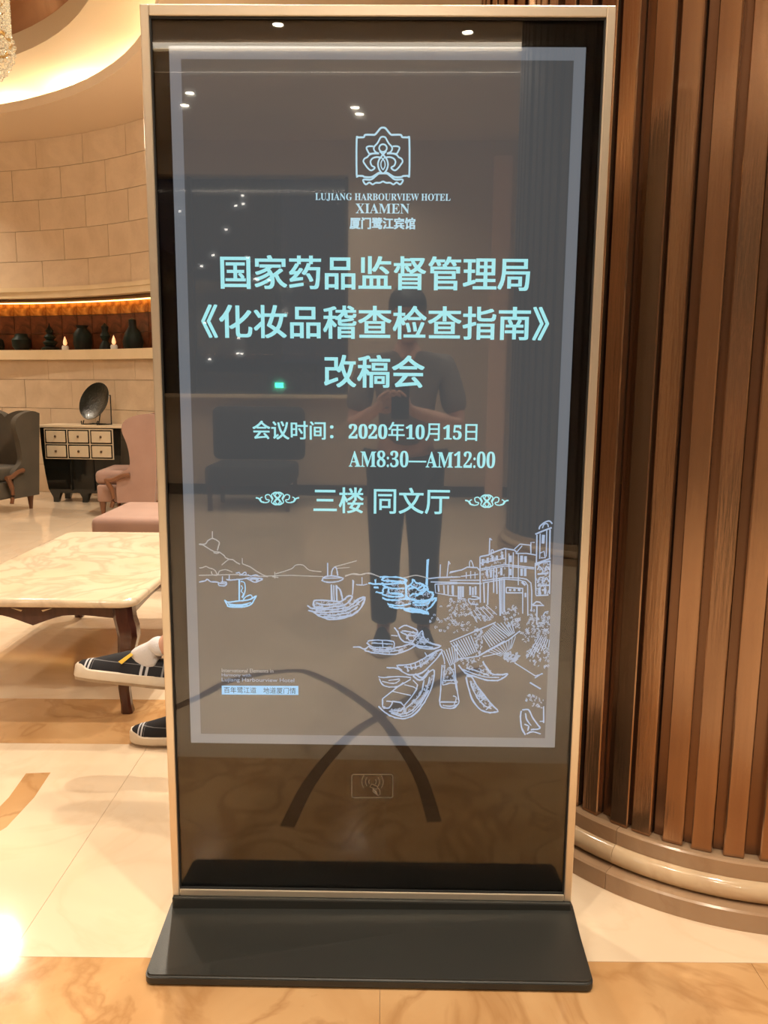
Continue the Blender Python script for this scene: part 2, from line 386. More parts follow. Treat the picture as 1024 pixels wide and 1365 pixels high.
for x0, x1, z0, z1 in ((-hw, -hw+bw, FZ0, FZ1), (hw-bw, hw, FZ0, FZ1), (-hw+bw, hw-bw, FZ1-.021, FZ1), (-hw+bw, hw-bw, FZ0, FZ0+.016)):
    box(bm, x0, x1, -.006, .042, z0, z1, .0022)
build('metal_frame', bm, M['alu'], kiosk)
bm = bmesh.new()
for x0, x1, z0, z1 in ((-hw+bw-.001, -hw+bw+.003, FZ0+.015, FZ1-.02), (hw-bw-.003, hw-bw+.001, FZ0+.015, FZ1-.02), (-hw+bw, hw-bw, FZ1-.025, FZ1-.02), (-hw+bw, hw-bw, FZ0+.015, FZ0+.02)):
    box(bm, x0, x1, -.003, .003, z0, z1, .0008)
build('gasket', bm, M['rubber'], kiosk)
bm = bmesh.new(); box(bm, -hw+bw, hw-bw, 0, .004, FZ0+.016, FZ1-.021, .0006, 1)
build('front_glass', bm, M['glass'], kiosk)
bm = bmesh.new(); box(bm, -hw+bw, hw-bw, .0085, .040, FZ0+.016, FZ1-.021)
build('back_housing', bm, M['black'], kiosk)
# lit display: mirror-like LCD face with a weak backlight glow
m = mat('lcd_face', (.110, .118, .124), .035, 1.0, emit=(.072, .074, .076), estr=1.0)
disp = bmesh.new(); box(disp, -SW/2, SW/2, .0068, .0084, SZ-SH/2, SZ+SH/2); disp = build('display', disp, m, kiosk)
tag(disp, 'lit grey display showing the meeting notice')
def emis(name, c, s=1.0): return mat(name, (.02, .02, .02), .5, emit=c, estr=s)
E_BORDER = mat('lcd_border', (.110, .118, .124), .05, 1.0, emit=(.160, .172, .190), estr=1.0)
E_TEXT = emis('cyan_text_glow', (.40, .86, .90)); E_LOGO = emis('pale_blue_text_glow', (.48, .74, .86))
E_SK = emis('sketch_glow', (.40, .50, .68)); E_SK2 = emis('sketch_faint_glow', (.36, .43, .56)); E_SK3 = emis('sketch_warm_glow', (.42, .41, .40)); E_BL = emis('sketch_blue_glow', (.36, .66, .95))
YD = .0066
bm = bmesh.new()
a, b, c = SW/2, SH/2, .0225
for x0, x1, z0, z1 in ((-a, -a+c, -b, b), (a-c, a, -b, b), (-a+c, a-c, b-c*1.05, b), (-a+c, a-c, -b, -b+c*.95)):
    box(bm, x0, x1, YD-.0002, YD+.0002, SZ+z0, SZ+z1)
build('screen_border', bm, E_BORDER, disp)
def text_fit(name, s, x0, y0, x1, y1, m, bold=0.0, y=YD-.0003):
    cu = bpy.data.curves.new(name, 'FONT'); cu.body = s; cu.size = 1; cu.resolution_u = 3
    o = bpy.data.objects.new(name, cu); C.objects.link(o)
    me = bpy.data.meshes.new_from_object(o.evaluated_get(bpy.context.evaluated_depsgraph_get()) if False else o)
    bpy.data.objects.remove(o)
    xs = [v.co.x for v in me.vertices]; ys = [v.co.y for v in me.vertices]
    ym = (y0+y1)/2; xm = (x0+x1)/2
    a, b = S(x0, ym)[0], S(x1, ym)[0]; t, u = S(xm, y0)[1], S(xm, y1)[1]
    for v in me.vertices:
        v.co = (a+(v.co.x-min(xs))/(max(xs)-min(xs))*(b-a), y, u+(v.co.y-min(ys))/(max(ys)-min(ys))*(t-u))
    if bold:
        bm = bmesh.new(); d = bold*.072
        for k, (dx, dz) in enumerate(((-d, -d*.6), (d, -d*.6), (-d, d*.6), (d, d*.6))):
            n0 = len(bm.verts); bm.from_mesh(me); bm.verts.ensure_lookup_table()
            for v in bm.verts[n0:]: v.co += Vector((dx, -.00003*k, dz))
        bm.to_mesh(me); bm.free()
    me.materials.clear(); me.materials.append(m)
    return link(name, me, m, disp)
BB = {}
for k, ch in enumerate('ABCDEFGHIJKLMNOPQRSTUVWXYZ'): BB[ch] = chr(0x1D400+k)
for k in range(10): BB[str(k)] = chr(0x1D7CE+k)
def serif(s): return ''.join(BB.get(c_, c_) for c_ in s)
text_fit('hotel_name_text', serif('LUJIANG HARBOURVIEW HOTEL'), 420, 257, 601, 267.5, E_LOGO)
text_fit('city_text', serif('XIAMEN'), 474, 270.5, 546, 284, E_LOGO)
text_fit('hotel_name_text', '厦门鹭江宾馆', 466.5, 289.5, 553.5, 304.5, E_LOGO, .012)
text_fit('title_text', '国家药品监督管理局', 294, 341, 706.5, 385.5, E_TEXT, .018)
text_fit('title_text', '《化妆品稽查检查指南》', 268.5, 407.5, 732, 451.5, E_TEXT, .018)
text_fit('title_text', '改稿会', 432.5, 473.5, 565.5, 516.5, E_TEXT, .018)
text_fit('time_text', '会议时间：', 336.5, 561.5, 444, 586, E_TEXT, .010)
text_fit('date_text', serif('2020')+'年'+serif('10')+'月'+serif('15')+'日', 465, 563, 636.5, 587.5, E_TEXT, .008)
text_fit('hours_text', serif('AM8:30')+'—'+serif('AM12:00'), 465, 601.5, 660.5, 623.5, E_TEXT, .004)
text_fit('room_text', '三楼 同文厅', 418, 650.5, 599.5, 685, E_TEXT, .010)
text_fit('caption_text', 'International Elements in', 295, 892.5, 364, 897.5, E_SK3)
text_fit('caption_text', 'Harmony with', 295, 899, 334, 904, E_SK2)
text_fit('caption_text', 'Lujiang Harbourview Hotel', 295, 905, 392, 911.5, E_SK2)
# ribbons for line art
def ribbon(bm, pts, wpx, y=YD-.0003):
    P = [Vector((*S(*p),)) for p in pts]; w_ = wpx*.00158/2; L = []
    for i, p in enumerate(P):
        t = (P[min(i+1, len(P)-1)]-P[max(i-1, 0)])
        if t.length < 1e-9: t = Vector((1, 0))
        t.normalize(); n = Vector((-t.y, t.x))*w_
        L.append((bm.verts.new((p.x+n.x, y, p.y+n.y)), bm.verts.new((p.x-n.x, y, p.y-n.y))))
    for a_, b_ in zip(L, L[1:]): bm.faces.new([a_[0], a_[1], b_[1], b_[0]])
def poly(bm, pts, y=YD-.0003):
    bm.faces.new([bm.verts.new((S(*p)[0], y, S(*p)[1])) for p in pts])
bm = bmesh.new(); poly(bm, [(295, 915), (397.5, 915.5), (397.5, 927.5), (295, 927)]); build('caption_bar', bm, E_BL, disp)
text_fit('caption_bar_text', '百年鹭江道　地道厦门情', 298, 917.2, 394, 925.4, M['black'], 0, YD-.0006)
# emblem (crop coordinates -> photograph)
def q3(pts): return [(400+x*.2148, 150+y*.2148) for x, y in pts]
def mir(pts): return [(1030-x, y) for x, y in pts]
bm = bmesh.new()
outer_l = [(515, 88), (500, 92), (485, 110), (465, 132), (445, 133), (403, 134), (396, 148), (362, 150), (351, 162), (351, 380), (362, 388), (390, 390), (400, 396), (440, 397), (465, 385), (485, 372), (500, 368)]
for f in (lambda p: p, mir): ribbon(bm, q3(smooth_path(f(outer_l), 3)), 2.3)
petal = [(515, 145), (500, 150), (488, 172), (478, 188), (462, 205), (458, 222), (468, 240), (490, 250)]
leaf = [(455, 205), (425, 205), (412, 215), (420, 235), (430, 250), (450, 250), (470, 248)]
wing = [(490, 250), (455, 250), (430, 258), (418, 272), (400, 282), (393, 300), (405, 320), (420, 340), (440, 355), (460, 345), (462, 335), (445, 325), (437, 300), (450, 280), (475, 272), (500, 275)]
for q in (petal, leaf, wing):
    for f in (lambda p: p, mir): ribbon(bm, q3(smooth_path(f(q), 4)), 2.0)
ribbon(bm, q3([(515+24*cos(t*.35), 216+24*sin(t*.35)) for t in range(19)]), 2.0)
loop1 = [(535, 235), (510, 262), (490, 290), (484, 320), (492, 350), (510, 372), (540, 375), (560, 390), (590, 412), (636, 412), (634, 430), (620, 442), (600, 430), (580, 442), (560, 432), (535, 432), (515, 422)]
for f in (lambda p: p, mir): ribbon(bm, q3(smooth_path(f(loop1), 4)), 2.1)
for f in (lambda p: p, mir): ribbon(bm, q3(smooth_path(f([(525, 275), (505, 300), (503, 330), (515, 352)]), 4)), 1.4)
build('hotel_emblem', bm, E_LOGO, disp)
# scroll ornaments either side of the room name
for name_x, s in ((369.5, 1), (649.5, 1)):
    bm = bmesh.new(); yy = 665 if name_x < 500 else 668.5
    for sx in (-1, 1):
        for k in (1, -1):
            ribbon(bm, [(name_x+sx*x, yy+k*y) for x, y in smooth_path([(0, 8.5), (5, 6), (2, 1), (-3, -4), (2, -8.5), (8, -5), (6, 0)], 4)], 1.5)
        ribbon(bm, [(name_x+sx*x, yy+y) for x, y in smooth_path([(7, 1), (11, -5), (16, -4), (15, 1), (11, 2), (13, 5), (20, 5), (23, 0), (20, -2)], 4)], 1.5)
        ribbon(bm, [(name_x+sx*x, yy+y) for x, y in smooth_path([(18, 5), (22, 4), (25, 0), (29, -1)], 4)], 2.0)
    build('scroll_ornament', bm, E_TEXT, disp)
# ---- harbour sketch: line art on the display
def tr(x0, y0, s): return lambda pts: [(x0+x*s, y0+y*s) for x, y in pts]
K1, K2, K3, K4, K5, KA = tr(460, 690, .1465), tr(600, 690, .1465), tr(460, 820, .1465), tr(600, 820, .1465), tr(256, 700, .1113), tr(250, 690, .2441)
def lines(name, m, items, rep=0, jit=.5):
    bm = bmesh.new()
    for f, wd, pts in items:
        p = f(pts)
        if wd > 0 and len(pts) > 2: p = smooth_path(p, 3)
        ribbon(bm, p, abs(wd))
        for _ in range(rep): ribbon(bm, [(x+random.uniform(-jit, jit), y+random.uniform(-jit, jit)) for x, y in p], abs(wd)*.8)
    return tag(build(name, bm, m, disp), kind='stuff')
random.seed(11)
lines('sketch_hills', E_SK3, [
 (K5, -1.6, [(75,235),(120,240),(160,265),(215,300),(265,325),(325,330),(380,370),(395,395),(435,415),(485,420),(530,455),(570,475)]),
 (K5, 1.6, [(85,232),(130,235),(160,225),(180,195),(210,175),(240,165),(280,180),(310,200),(322,220),(310,260),(297,310)]),
 (K5, -1.3, [(238,80),(238,165)]), (K5, 1.2, [(250,335),(290,345),(320,335)]), (K5, 1.2, [(435,415),(390,450),(350,485)]),
 (K5, -1.5, [(600,470),(690,505),(770,560),(850,605),(905,625)]), (K5, -1.1, [(597,400),(597,470)]),
 (K5, 1.3, [(80,520),(120,515),(160,500),(200,520),(240,530),(275,555),(295,600)]), (K5, 1.3, [(225,560),(240,600),(300,605),(320,560),(380,540),(420,545),(480,570)]),
 (K5, -1.3, [(75,608),(200,605),(400,600),(540,598),(660,610),(880,622),(905,625)]),
 (KA, -1.2, [(430,322),(560,318),(740,325)]), (KA, 1.3, [(480,310),(530,295),(570,280),(590,262),(630,262),(665,290),(730,298)]),
 (KA, -1.4, [(460,325),(495,330)]), (KA, -1.2, [(475,300),(475,335)]),
 (KA, 1.2, [(860,320),(910,308),(950,315),(990,305),(1024,315)]), (KA, -1.3, [(800,272),(925,238)]), (KA, -1.0, [(810,280),(885,275)]),
 (K1, 1.4, [(0,540),(60,520),(130,525),(190,512),(250,520),(320,545)]), (K1, 1.4, [(520,555),(570,545),(640,530),(700,540),(770,560)])])
lines('sketch_far_boats', E_SK, [
 (K5, 1.6, [(80,688),(150,675),(175,655),(220,685),(300,690),(330,705),(400,710)]), (K5, 1.5, [(310,700),(320,730),(395,730),(405,690),(340,690)]), (K5, -1.1, [(360,620),(360,690)]),
 (K5, 1.5, [(405,655),(440,665),(500,660),(560,655),(650,645)]), (K5, -1.1, [(440,600),(440,660)]),
 (K5, 1.6, [(640,640),(690,665),(740,690),(790,680),(840,650),(760,640),(650,640)]), (K5, 1.3, [(660,600),(700,615),(760,600),(800,620)]), (K5, 1.3, [(690,655),(790,655),(760,672)]),
 (K5, 1.3, [(520,580),(560,575),(580,600),(630,570),(640,600),(560,605)]),
 (KA, 1.6, [(730,345),(760,355),(820,352),(850,335),(800,322),(750,325),(735,345)]), (KA, -1.4, [(764,250),(764,322)]), (KA, 1.4, [(785,320),(790,290),(805,272),(815,290),(820,320)]), (KA, -1.2, [(740,335),(845,332)]),
 (KA, 1.2, [(920,368),(950,372),(980,366)]), (KA, -1.0, [(953,330),(953,370)]), (KA, 1.0, [(990,360),(1020,370)])], 2, .6)
lines('sketch_sampan', E_BL, [
 (K5, -2.0, [(560,655),(560,910)]), (K5, -1.4, [(545,655),(600,655)]), (K5, 1.4, [(580,680),(625,700),(630,800),(600,880)]), (K5, 1.2, [(585,730),(600,760),(585,800),(610,830),(590,870)]),
 (K5, 1.9, [(385,905),(410,925),(440,930),(520,920),(600,912),(680,900),(720,880),(765,855),(740,900),(710,950),(650,980),(560,990),(440,985),(410,950),(385,905)]),
 (K5, 1.5, [(610,900),(640,865),(700,845),(720,880)]), (K5, 1.6, [(430,950),(500,960),(600,958),(700,935)]), (K5, 1.5, [(440,970),(560,975),(660,960)])], 2, .45)
lines('sketch_junk', E_SK, [
 (KA, -1.4, [(785,370),(787,455)]), (KA, -1.4, [(797,372),(800,455)]), (KA, 1.4, [(810,375),(835,400),(845,450)]), (KA, -1.3, [(812,375),(815,455)]), (KA, -1.2, [(905,345),(900,425)]),
 (KA, 1.7, [(655,485),(680,500),(720,500),(800,490),(860,480),(900,440),(880,430),(850,455),(820,462),(700,455),(690,480)]),
 (KA, 1.7, [(660,510),(690,520),(720,540),(780,560),(850,550),(910,530),(950,490),(968,440),(930,450),(900,480)]),
 (KA, 1.4, [(700,470),(760,480),(830,470)]), (KA, 1.4, [(680,515),(760,520),(860,510),(920,480),(960,445)]), (KA, 1.4, [(720,530),(800,535),(880,520),(930,490)]), (KA, 1.3, [(740,545),(820,548),(890,535)]), (KA, 1.2, [(700,510),(790,505),(870,495),(905,470)]), (KA, 1.3, [(690,455),(690,490),(740,490)])], 4, 1.0)
lines('sketch_moored_boats', E_BL, [
 (K1, 1.6, [(320,545),(380,545),(500,550),(560,575),(540,590),(380,580),(330,570),(370,545)]), (K1, 1.6, [(215,600),(280,610),(360,610),(520,600),(560,620)]), (K1, -1.2, [(275,570),(275,605)]),
 (K1, 1.7, [(340,600),(360,630),(440,650),(540,650)]), (K1, 1.6, [(260,640),(300,640)]), (K1, 1.6, [(280,680),(340,690),(350,650),(400,640),(400,690),(510,700),(520,720),(400,720),(340,700)]),
 (K1, 2.0, [(345,735),(400,755),(480,755),(560,745),(640,750)]), (K1, 1.7, [(390,790),(440,805),(520,805),(600,790)]), (K1, 1.5, [(400,810),(450,825),(540,830)]),
 (K1, 3.0, [(540,840),(600,860),(680,865),(760,880),(690,850),(600,835),(540,840)]),
 (K1, 1.8, [(560,640),(610,600),(620,570),(650,600),(700,610),(750,640),(760,680),(800,690),(790,740),(720,760),(640,760),(580,740),(555,690),(560,640)]),
 (K1, 1.6, [(580,660),(640,640),(680,670),(740,650),(700,700),(620,700),(590,720)]), (K1, 1.6, [(600,620),(660,650),(720,620),(700,680),(640,720)]), (K1, 1.8, [(620,780),(700,780),(780,760),(830,740),(800,800),(740,850)]), (K1, 1.6, [(640,800),(720,800),(770,780)]), (K1, 1.6, [(555,590),(555,740)]), (K1, -2.2, [(755,385),(745,620)])], 4, 1.1)
lines('sketch_buildings', E_SK, [
 (K1, -1.4, [(870,430),(865,550)]), (K1, -1.4, [(945,400),(930,540)]), (K1, -1.1, [(945,400),(960,425),(940,430)]),
 (K1, -1.8, [(760,560),(850,550),(1024,545)]), (K1, -1.6, [(780,590),(1024,595)]), (K1, -1.8, [(820,610),(1024,605)]), (K1, 1.4, [(950,510),(1024,490)]),
 (K1, -1.3, [(820,610),(825,690),(880,700),(960,715),(1024,720)]), (K1, -2.2, [(850,620),(855,680)]), (K1, -2.0, [(900,620),(905,700)]), (K1, -2.0, [(940,620),(940,705)]), (K1, -2.4, [(985,620),(985,715)]),
 (K2, -1.8, [(0,500),(60,490),(110,480),(160,455),(250,460),(275,490)]), (K2, 1.3, [(180,450),(180,410),(195,395),(210,430),(215,455)]), (K2, -1.6, [(0,575),(275,575)]), (K2, -2.0, [(0,600),(290,605)]), (K2, -1.5, [(100,540),(260,520)]), (K2, -1.4, [(0,545),(95,545)]),
 (K2, -1.3, [(10,540),(40,548)]), (K2, -1.3, [(150,500),(150,560)]), (K2, -1.3, [(190,490),(190,560)]), (K2, -1.3, [(230,500),(230,560)]),
 (K2, -2.6, [(80,630),(80,740)]), (K2, -2.6, [(120,630),(120,730)]), (K2, -2.4, [(100,630),(100,735)]), (K2, -2.6, [(185,630),(185,710)]), (K2, -2.6, [(235,630),(235,710)]), (K2, -2.4, [(210,640),(210,710)]), (K2, -1.3, [(70,740),(140,745)]), (K2, -1.3, [(20,620),(20,700)]),
 (K2, -2.0, [(275,360),(350,345),(400,320),(500,285),(590,300),(610,320)]), (K2, -1.8, [(275,360),(278,780)]), (K2, -1.5, [(285,470),(500,430),(770,460)]), (K2, -1.3, [(285,485),(500,445),(770,472)]), (K2, -1.6, [(280,420),(500,375)]),
 (K2, -1.4, [(510,290),(510,430)]), (K2, -1.4, [(540,330),(540,560)]), (K2, -1.6, [(580,320),(575,560)]), (K2, -1.3, [(625,330),(625,620)]), (K2, -1.6, [(300,580),(500,550),(640,555),(700,565),(740,600),(748,680),(745,860)]), (K2, -1.5, [(300,600),(500,565),(640,575),(690,590),(710,620),(712,900)]),
 (K2, -1.6, [(365,190),(360,340)]), (K2, -1.5, [(365,190),(385,210)]), (K2, 1.5, [(375,340),(380,300),(395,300),(400,330)]), (K2, -1.5, [(590,290),(640,245),(735,255),(740,330)]), (K2, -1.5, [(740,330),(740,230),(775,230)]), (K2, -1.4, [(610,320),(660,260)]), (K2, -1.6, [(600,330),(700,330),(785,345)]),
 (K2, -3.8, [(655,350),(655,410)]), (K2, -3.8, [(690,355),(690,412)]), (K2, -3.4, [(655,470),(655,535)]), (K2, -3.4, [(688,470),(688,538)]), (K2, -3.2, [(555,350),(555,410)]), (K2, -3.0, [(555,470),(555,530)]), (K2, -3.0, [(655,590),(690,620)]),
 (K2, -1.8, [(515,640),(670,650)]), (K2, -1.8, [(515,690),(670,690)]), (K2, -3.0, [(540,660),(560,668)]), (K2, -3.0, [(580,660),(600,668)]), (K2, -3.0, [(620,660),(645,668)]), (K2, -1.5, [(515,640),(515,690)]), (K2, -1.5, [(665,650),(665,880)]), (K2, -2.4, [(690,690),(690,730)]),
 (K2, -2.4, [(455,560),(460,900)]), (K2, -2.4, [(495,560),(495,860)]), (K2, -1.4, [(475,560),(475,880)]), (K2, -2.0, [(350,600),(345,800)]), (K2, -2.0, [(310,600),(315,780)]), (K2, -1.8, [(400,460),(400,690)]), (K2, -1.8, [(425,460),(430,700)]), (K2, -3.0, [(470,460),(470,530)]),
 (K2, -3.0, [(300,380),(300,440)]), (K2, -3.0, [(345,370),(345,420)]), (K2, -3.0, [(390,360),(390,405)]), (K2, -3.0, [(430,350),(430,395)]), (K2, -3.0, [(480,340),(480,380)]), (K2, -3.0, [(340,480),(340,540)]), (K2, -3.0, [(375,480),(375,550)]),
 (K2, -2.2, [(780,155),(850,125),(930,95)]), (K2, 2.0, [(815,110),(825,80),(870,45),(910,35),(935,60)]), (K2, 1.6, [(845,100),(860,65),(890,60),(900,90)]), (K2, -1.8, [(795,160),(790,420)]), (K2, -1.5, [(825,150),(820,380)]), (K2, -2.0, [(915,110),(910,370)]), (K2, -1.5, [(885,120),(880,360)]),
 (K2, -4.0, [(855,160),(850,240)]), (K2, -1.8, [(820,330),(860,310),(870,370),(830,370)]), (K2, -2.2, [(775,440),(850,410),(920,400)]), (K2, -2.0, [(775,425),(920,375)]), (K2, -1.6, [(780,440),(785,710)]), (K2, -1.6, [(915,410),(910,700)]), (K2, -1.8, [(785,715),(900,710)]),
 (K2, 1.8, [(800,480),(820,450),(850,490),(840,520)]), (K2, 1.8, [(865,500),(880,450),(910,480)]), (K2, -2.4, [(800,520),(900,510)]), (K2, 1.8, [(800,600),(820,550),(850,560),(840,600)]), (K2, 1.8, [(860,590),(880,550),(905,590)]), (K2, -2.2, [(800,625),(905,620)]), (K2, -3.0, [(820,640),(820,700)]), (K2, -3.0, [(870,640),(870,700)]),
 (K2, -2.0, [(755,800),(790,770),(820,775),(860,805),(755,805)]), (K2, -1.8, [(795,800),(793,980)]), (K2, -1.6, [(850,900),(870,865),(900,860)]), (K2, 1.8, [(200,720),(240,725),(270,740),(220,750),(170,745),(190,790),(260,795)])], 0)
# crowd and paving scribbles on the quay
bm = bmesh.new()
def scrib(x, y, r_, wd=.9):
    wd *= 1.2
    a = random.uniform(0, 6.3); ribbon(bm, [(x+r_*random.uniform(.5, 1)*cos(a+t*1.1), y+r_*random.uniform(.6, 1.2)*sin(a+t*1.1)) for t in range(random.randint(3, 6))], wd)
def inside(x, y, P):
    c = False
    for i in range(len(P)):
        (x1, y1), (x2, y2) = P[i], P[i-1]
        if (y1 > y) != (y2 > y) and x < (x2-x1)*(y-y1)/(y2-y1)+x1: c = not c
    return c
def fillscrib(P, n, r_, wd=.9):
    xs = [p[0] for p in P]; ys = [p[1] for p in P]; k = 0
    while k < n:
        x, y = random.uniform(min(xs), max(xs)), random.uniform(min(ys), max(ys))
        if inside(x, y, P): scrib(x, y, r_, wd); k += 1
fillscrib(K2([(0,740),(160,750),(300,790),(430,800),(440,900),(300,1000),(150,900),(100,1030),(0,960)]), 95, 1.8)
fillscrib(K3([(540,180),(640,150),(700,180),(800,270),(600,280)]), 40, 1.8, 1.0)
fillscrib(K3([(200,300),(430,300),(600,270),(500,345),(300,350)]), 45, 1.6, .9)
fillscrib(K3([(560,520),(740,460),(860,350),(800,350),(620,480)]), 35, 1.6, .9)
fillscrib(K3([(330,840),(520,940),(700,830),(800,560),(740,640),(600,820),(440,870)]), 90, 1.8, .9)
fillscrib(K3([(890,470),(1000,470),(1020,620),(900,620)]), 35, 1.6, .9)
fillscrib(K4([(180,600),(260,650),(400,860),(300,840)]), 45, 1.6, .9)
fillscrib(K1([(330,560),(540,570),(700,610),(820,700),(760,850),(600,850),(400,760)]), 120, 1.8, .9)
fillscrib(KA([(680,470),(900,450),(960,450),(920,520),(780,555),(680,510)]), 90, 1.8, .8)
fillscrib(K2([(280,370),(500,300),(500,540),(290,580)]), 70, 1.3, .8)
fillscrib(K2([(790,440),(910,410),(905,700),(790,700)]), 60, 1.5, .9)
fillscrib([(570, 812), (600, 800), (612, 815), (640, 822), (634, 838), (598, 846), (575, 838)], 45, 1.7)
fillscrib(K2([(480,840),(590,800),(640,900),(640,1010),(540,1010),(490,940)]), 55, 1.7, 1.1)
fillscrib(K2([(730,840),(770,840),(800,900),(905,860),(910,1060),(660,1060),(700,930)]), 80, 1.6)
fillscrib(K4([(640,130),(900,130),(900,480),(850,500),(760,450),(690,400),(700,300),(640,200)]), 110, 1.5)
fillscrib(K4([(60,400),(260,390),(330,470),(420,560),(300,560),(120,480)]), 60, 1.4)
fillscrib(K4([(220,120),(300,120),(290,380),(230,380)]), 55, 1.4, 1.1)
fillscrib(K4([(650,740),(740,730),(850,760),(850,850),(740,830),(690,800)]), 30, 1.4)
fillscrib(K4([(490,350),(560,340),(640,360),(640,410),(560,440),(490,400)]), 60, 1.4, 1.2)
tag(build('sketch_quay_crowd', bm, E_SK2, disp), kind='stuff')
items = []
def hatch(f, a, b, c, d, n, wd=1.3):
    for i in range(n+1):
        t = i/n; items.append((f, -wd, [(a[0]+(b[0]-a[0])*t, a[1]+(b[1]-a[1])*t), (c[0]+(d[0]-c[0])*t, c[1]+(d[1]-c[1])*t)]))
hatch(K4, (10,260), (190,190), (110,400), (250,340), 8, 1.5); hatch(K4, (300,190), (400,90), (370,300), (540,200), 8, 1.4); hatch(K4, (400,85), (560,60), (540,200), (590,170), 5, 1.3)
hatch(K3, (900,330), (1020,270), (960,470), (1024,430), 5, 1.4); hatch(K2, (190,860), (330,800), (250,960), (430,890), 5, 1.2)
items += [(K4, -1.8, [(0,250),(200,165),(330,110),(420,70)]), (K4, -1.8, [(60,410),(260,380),(540,230),(640,150)]), (K4, -1.6, [(290,360),(500,240)]), (K4, -1.3, [(300,385),(470,350)]), (K4, -1.6, [(590,440),(780,560),(850,540)]), (K4, -2.2, [(730,620),(830,680)]), (K4, -1.6, [(775,580),(845,535)])]
hatch(K4, (330,330), (600,200), (470,380), (560,310), 9, 1.0); hatch(K4, (700,400), (900,300), (820,190), (910,230), 6, 1.2)
lines('sketch_pier', E_SK, items, 0)
boats = [
 (K3, 1.7, [(75,297),(130,298),(180,318),(215,290),(240,310),(330,325),(430,310),(560,280),(620,250)]), (K3, 1.7, [(175,325),(240,345),(330,355),(430,365),(520,345),(600,310),(660,270)]), (K3, 1.6, [(205,250),(240,235),(330,235),(440,245),(445,300)]), (K3, 1.5, [(240,260),(340,265),(430,270)]), (K3, -1.4, [(340,235),(345,300)]), (K3, 1.6, [(200,255),(230,285),(280,300),(420,300)]), (K3, 1.5, [(260,335),(400,340),(520,320)]),
 (K3, 2.0, [(450,120),(480,160),(500,210),(540,250),(600,260),(680,300),(780,315),(870,290),(800,270),(740,240),(700,170)]), (K3, 1.8, [(490,130),(540,100),(600,115),(660,150),(640,190),(570,190),(510,160)]), (K3, 1.6, [(560,180),(580,230),(620,240),(650,200)]), (K3, 1.6, [(520,150),(600,160),(650,170)]), (K3, 2.2, [(600,270),(700,290),(800,300)]), (K3, 1.8, [(660,200),(700,150),(710,200),(680,240),(720,260)]), (K3, 1.3, [(420,190),(480,195)]),
 (K3, 1.8, [(380,485),(470,490),(520,520),(590,550),(700,530),(800,440),(870,360),(880,320),(800,350),(720,400),(640,440),(560,460),(470,465),(520,510)]), (K3, 1.5, [(540,480),(640,480),(740,430),(820,350)]), (K3, -1.3, [(600,460),(610,500)]), (K3, -1.3, [(640,445),(650,495)]), (K3, -1.3, [(680,430),(690,480)]), (K3, -1.3, [(560,470),(580,520)]), (K3, 1.5, [(730,350),(760,380),(850,330)]), (K3, 2.4, [(620,560),(680,600),(740,560),(760,510)]), (K3, 2.4, [(640,540),(700,580),(750,530)]),
 (K3, 1.6, [(305,568),(360,575),(480,565),(600,575)]), (K3, 1.6, [(315,590),(340,640),(400,660),(480,655),(530,620)]), (K3, 1.4, [(400,600),(500,590)]), (K3, 1.3, [(340,610),(440,630),(500,600)]),
 (K3, 1.8, [(305,840),(360,890),(430,930),(520,950),(600,930),(680,860),(740,770),(790,660),(815,510),(760,530),(700,600)]), (K3, -1.7, [(340,770),(480,660),(600,590)]), (K3, 1.6, [(340,770),(345,840),(400,850),(430,800),(380,790)]), (K3, -1.5, [(430,790),(510,800),(540,840),(500,880),(440,870)]), (K3, -1.6, [(540,830),(600,760),(650,690),(660,640),(620,600)]), (K3, 1.5, [(560,850),(640,780),(700,700),(720,600)]), (K3, 1.5, [(400,880),(500,910),(600,880),(680,800),(740,700),(770,570)]), (K3, 1.4, [(420,900),(520,930),(610,900),(700,800),(760,690)]), (K3, -1.3, [(540,640),(620,660),(660,680)]), (K3, -1.2, [(430,700),(600,740)]),
 (K3, 1.6, [(885,460),(875,600),(870,720),(865,820),(900,850),(990,855),(1020,830)]), (K3, 1.5, [(910,465),(900,560),(890,640),(950,625),(1010,630)]), (K3, -1.6, [(870,800),(1020,800)]), (K3, -1.5, [(900,600),(1000,600)]), (K3, 1.4, [(890,830),(960,835),(1020,825)]), (K3, -1.5, [(1000,450),(1010,600),(1024,700)]), (K4, 1.6, [(0,480),(30,520),(50,620),(75,740),(80,810),(30,850),(0,860)]), (K4, 1.3, [(30,740),(60,760),(40,820)]), (K3, 1.4, [(880,340),(900,400),(910,450)]),
 (K4, 2.0, [(80,460),(140,530),(240,570),(350,600),(440,600),(500,570),(525,540),(460,550),(380,540),(330,480),(300,430)]), (K4, 1.5, [(120,500),(220,540),(330,570),(450,575)]), (K4, 1.4, [(150,490),(260,520),(360,560)]),
 (K4, 2.0, [(150,570),(165,650),(200,760),(260,850),(330,890),(440,885),(380,820),(310,730),(240,640),(200,570),(150,560)]), (K4, 1.5, [(190,620),(230,720),(300,820),(380,860)]), (K4, 1.5, [(250,680),(290,700),(260,740),(310,740)]), (K4, -1.4, [(330,870),(380,830)]), (K4, -1.4, [(270,800),(320,760)]),
 (K4, 2.0, [(650,880),(645,960),(660,1050),(690,1095)]), (K4, 2.0, [(660,870),(720,870),(750,930),(790,990),(820,1040),(740,1050)]), (K4, 1.6, [(690,900),(700,960),(740,1010)]), (K4, 1.8, [(680,1000),(720,1020),(710,1060)]), (K4, 1.6, [(700,1090),(760,1070),(830,1090)]), (K4, -1.5, [(855,840),(855,990)]), (K4, -1.3, [(820,975),(860,975)])]
lines('sketch_near_boats', E_SK, boats, 1, .9)
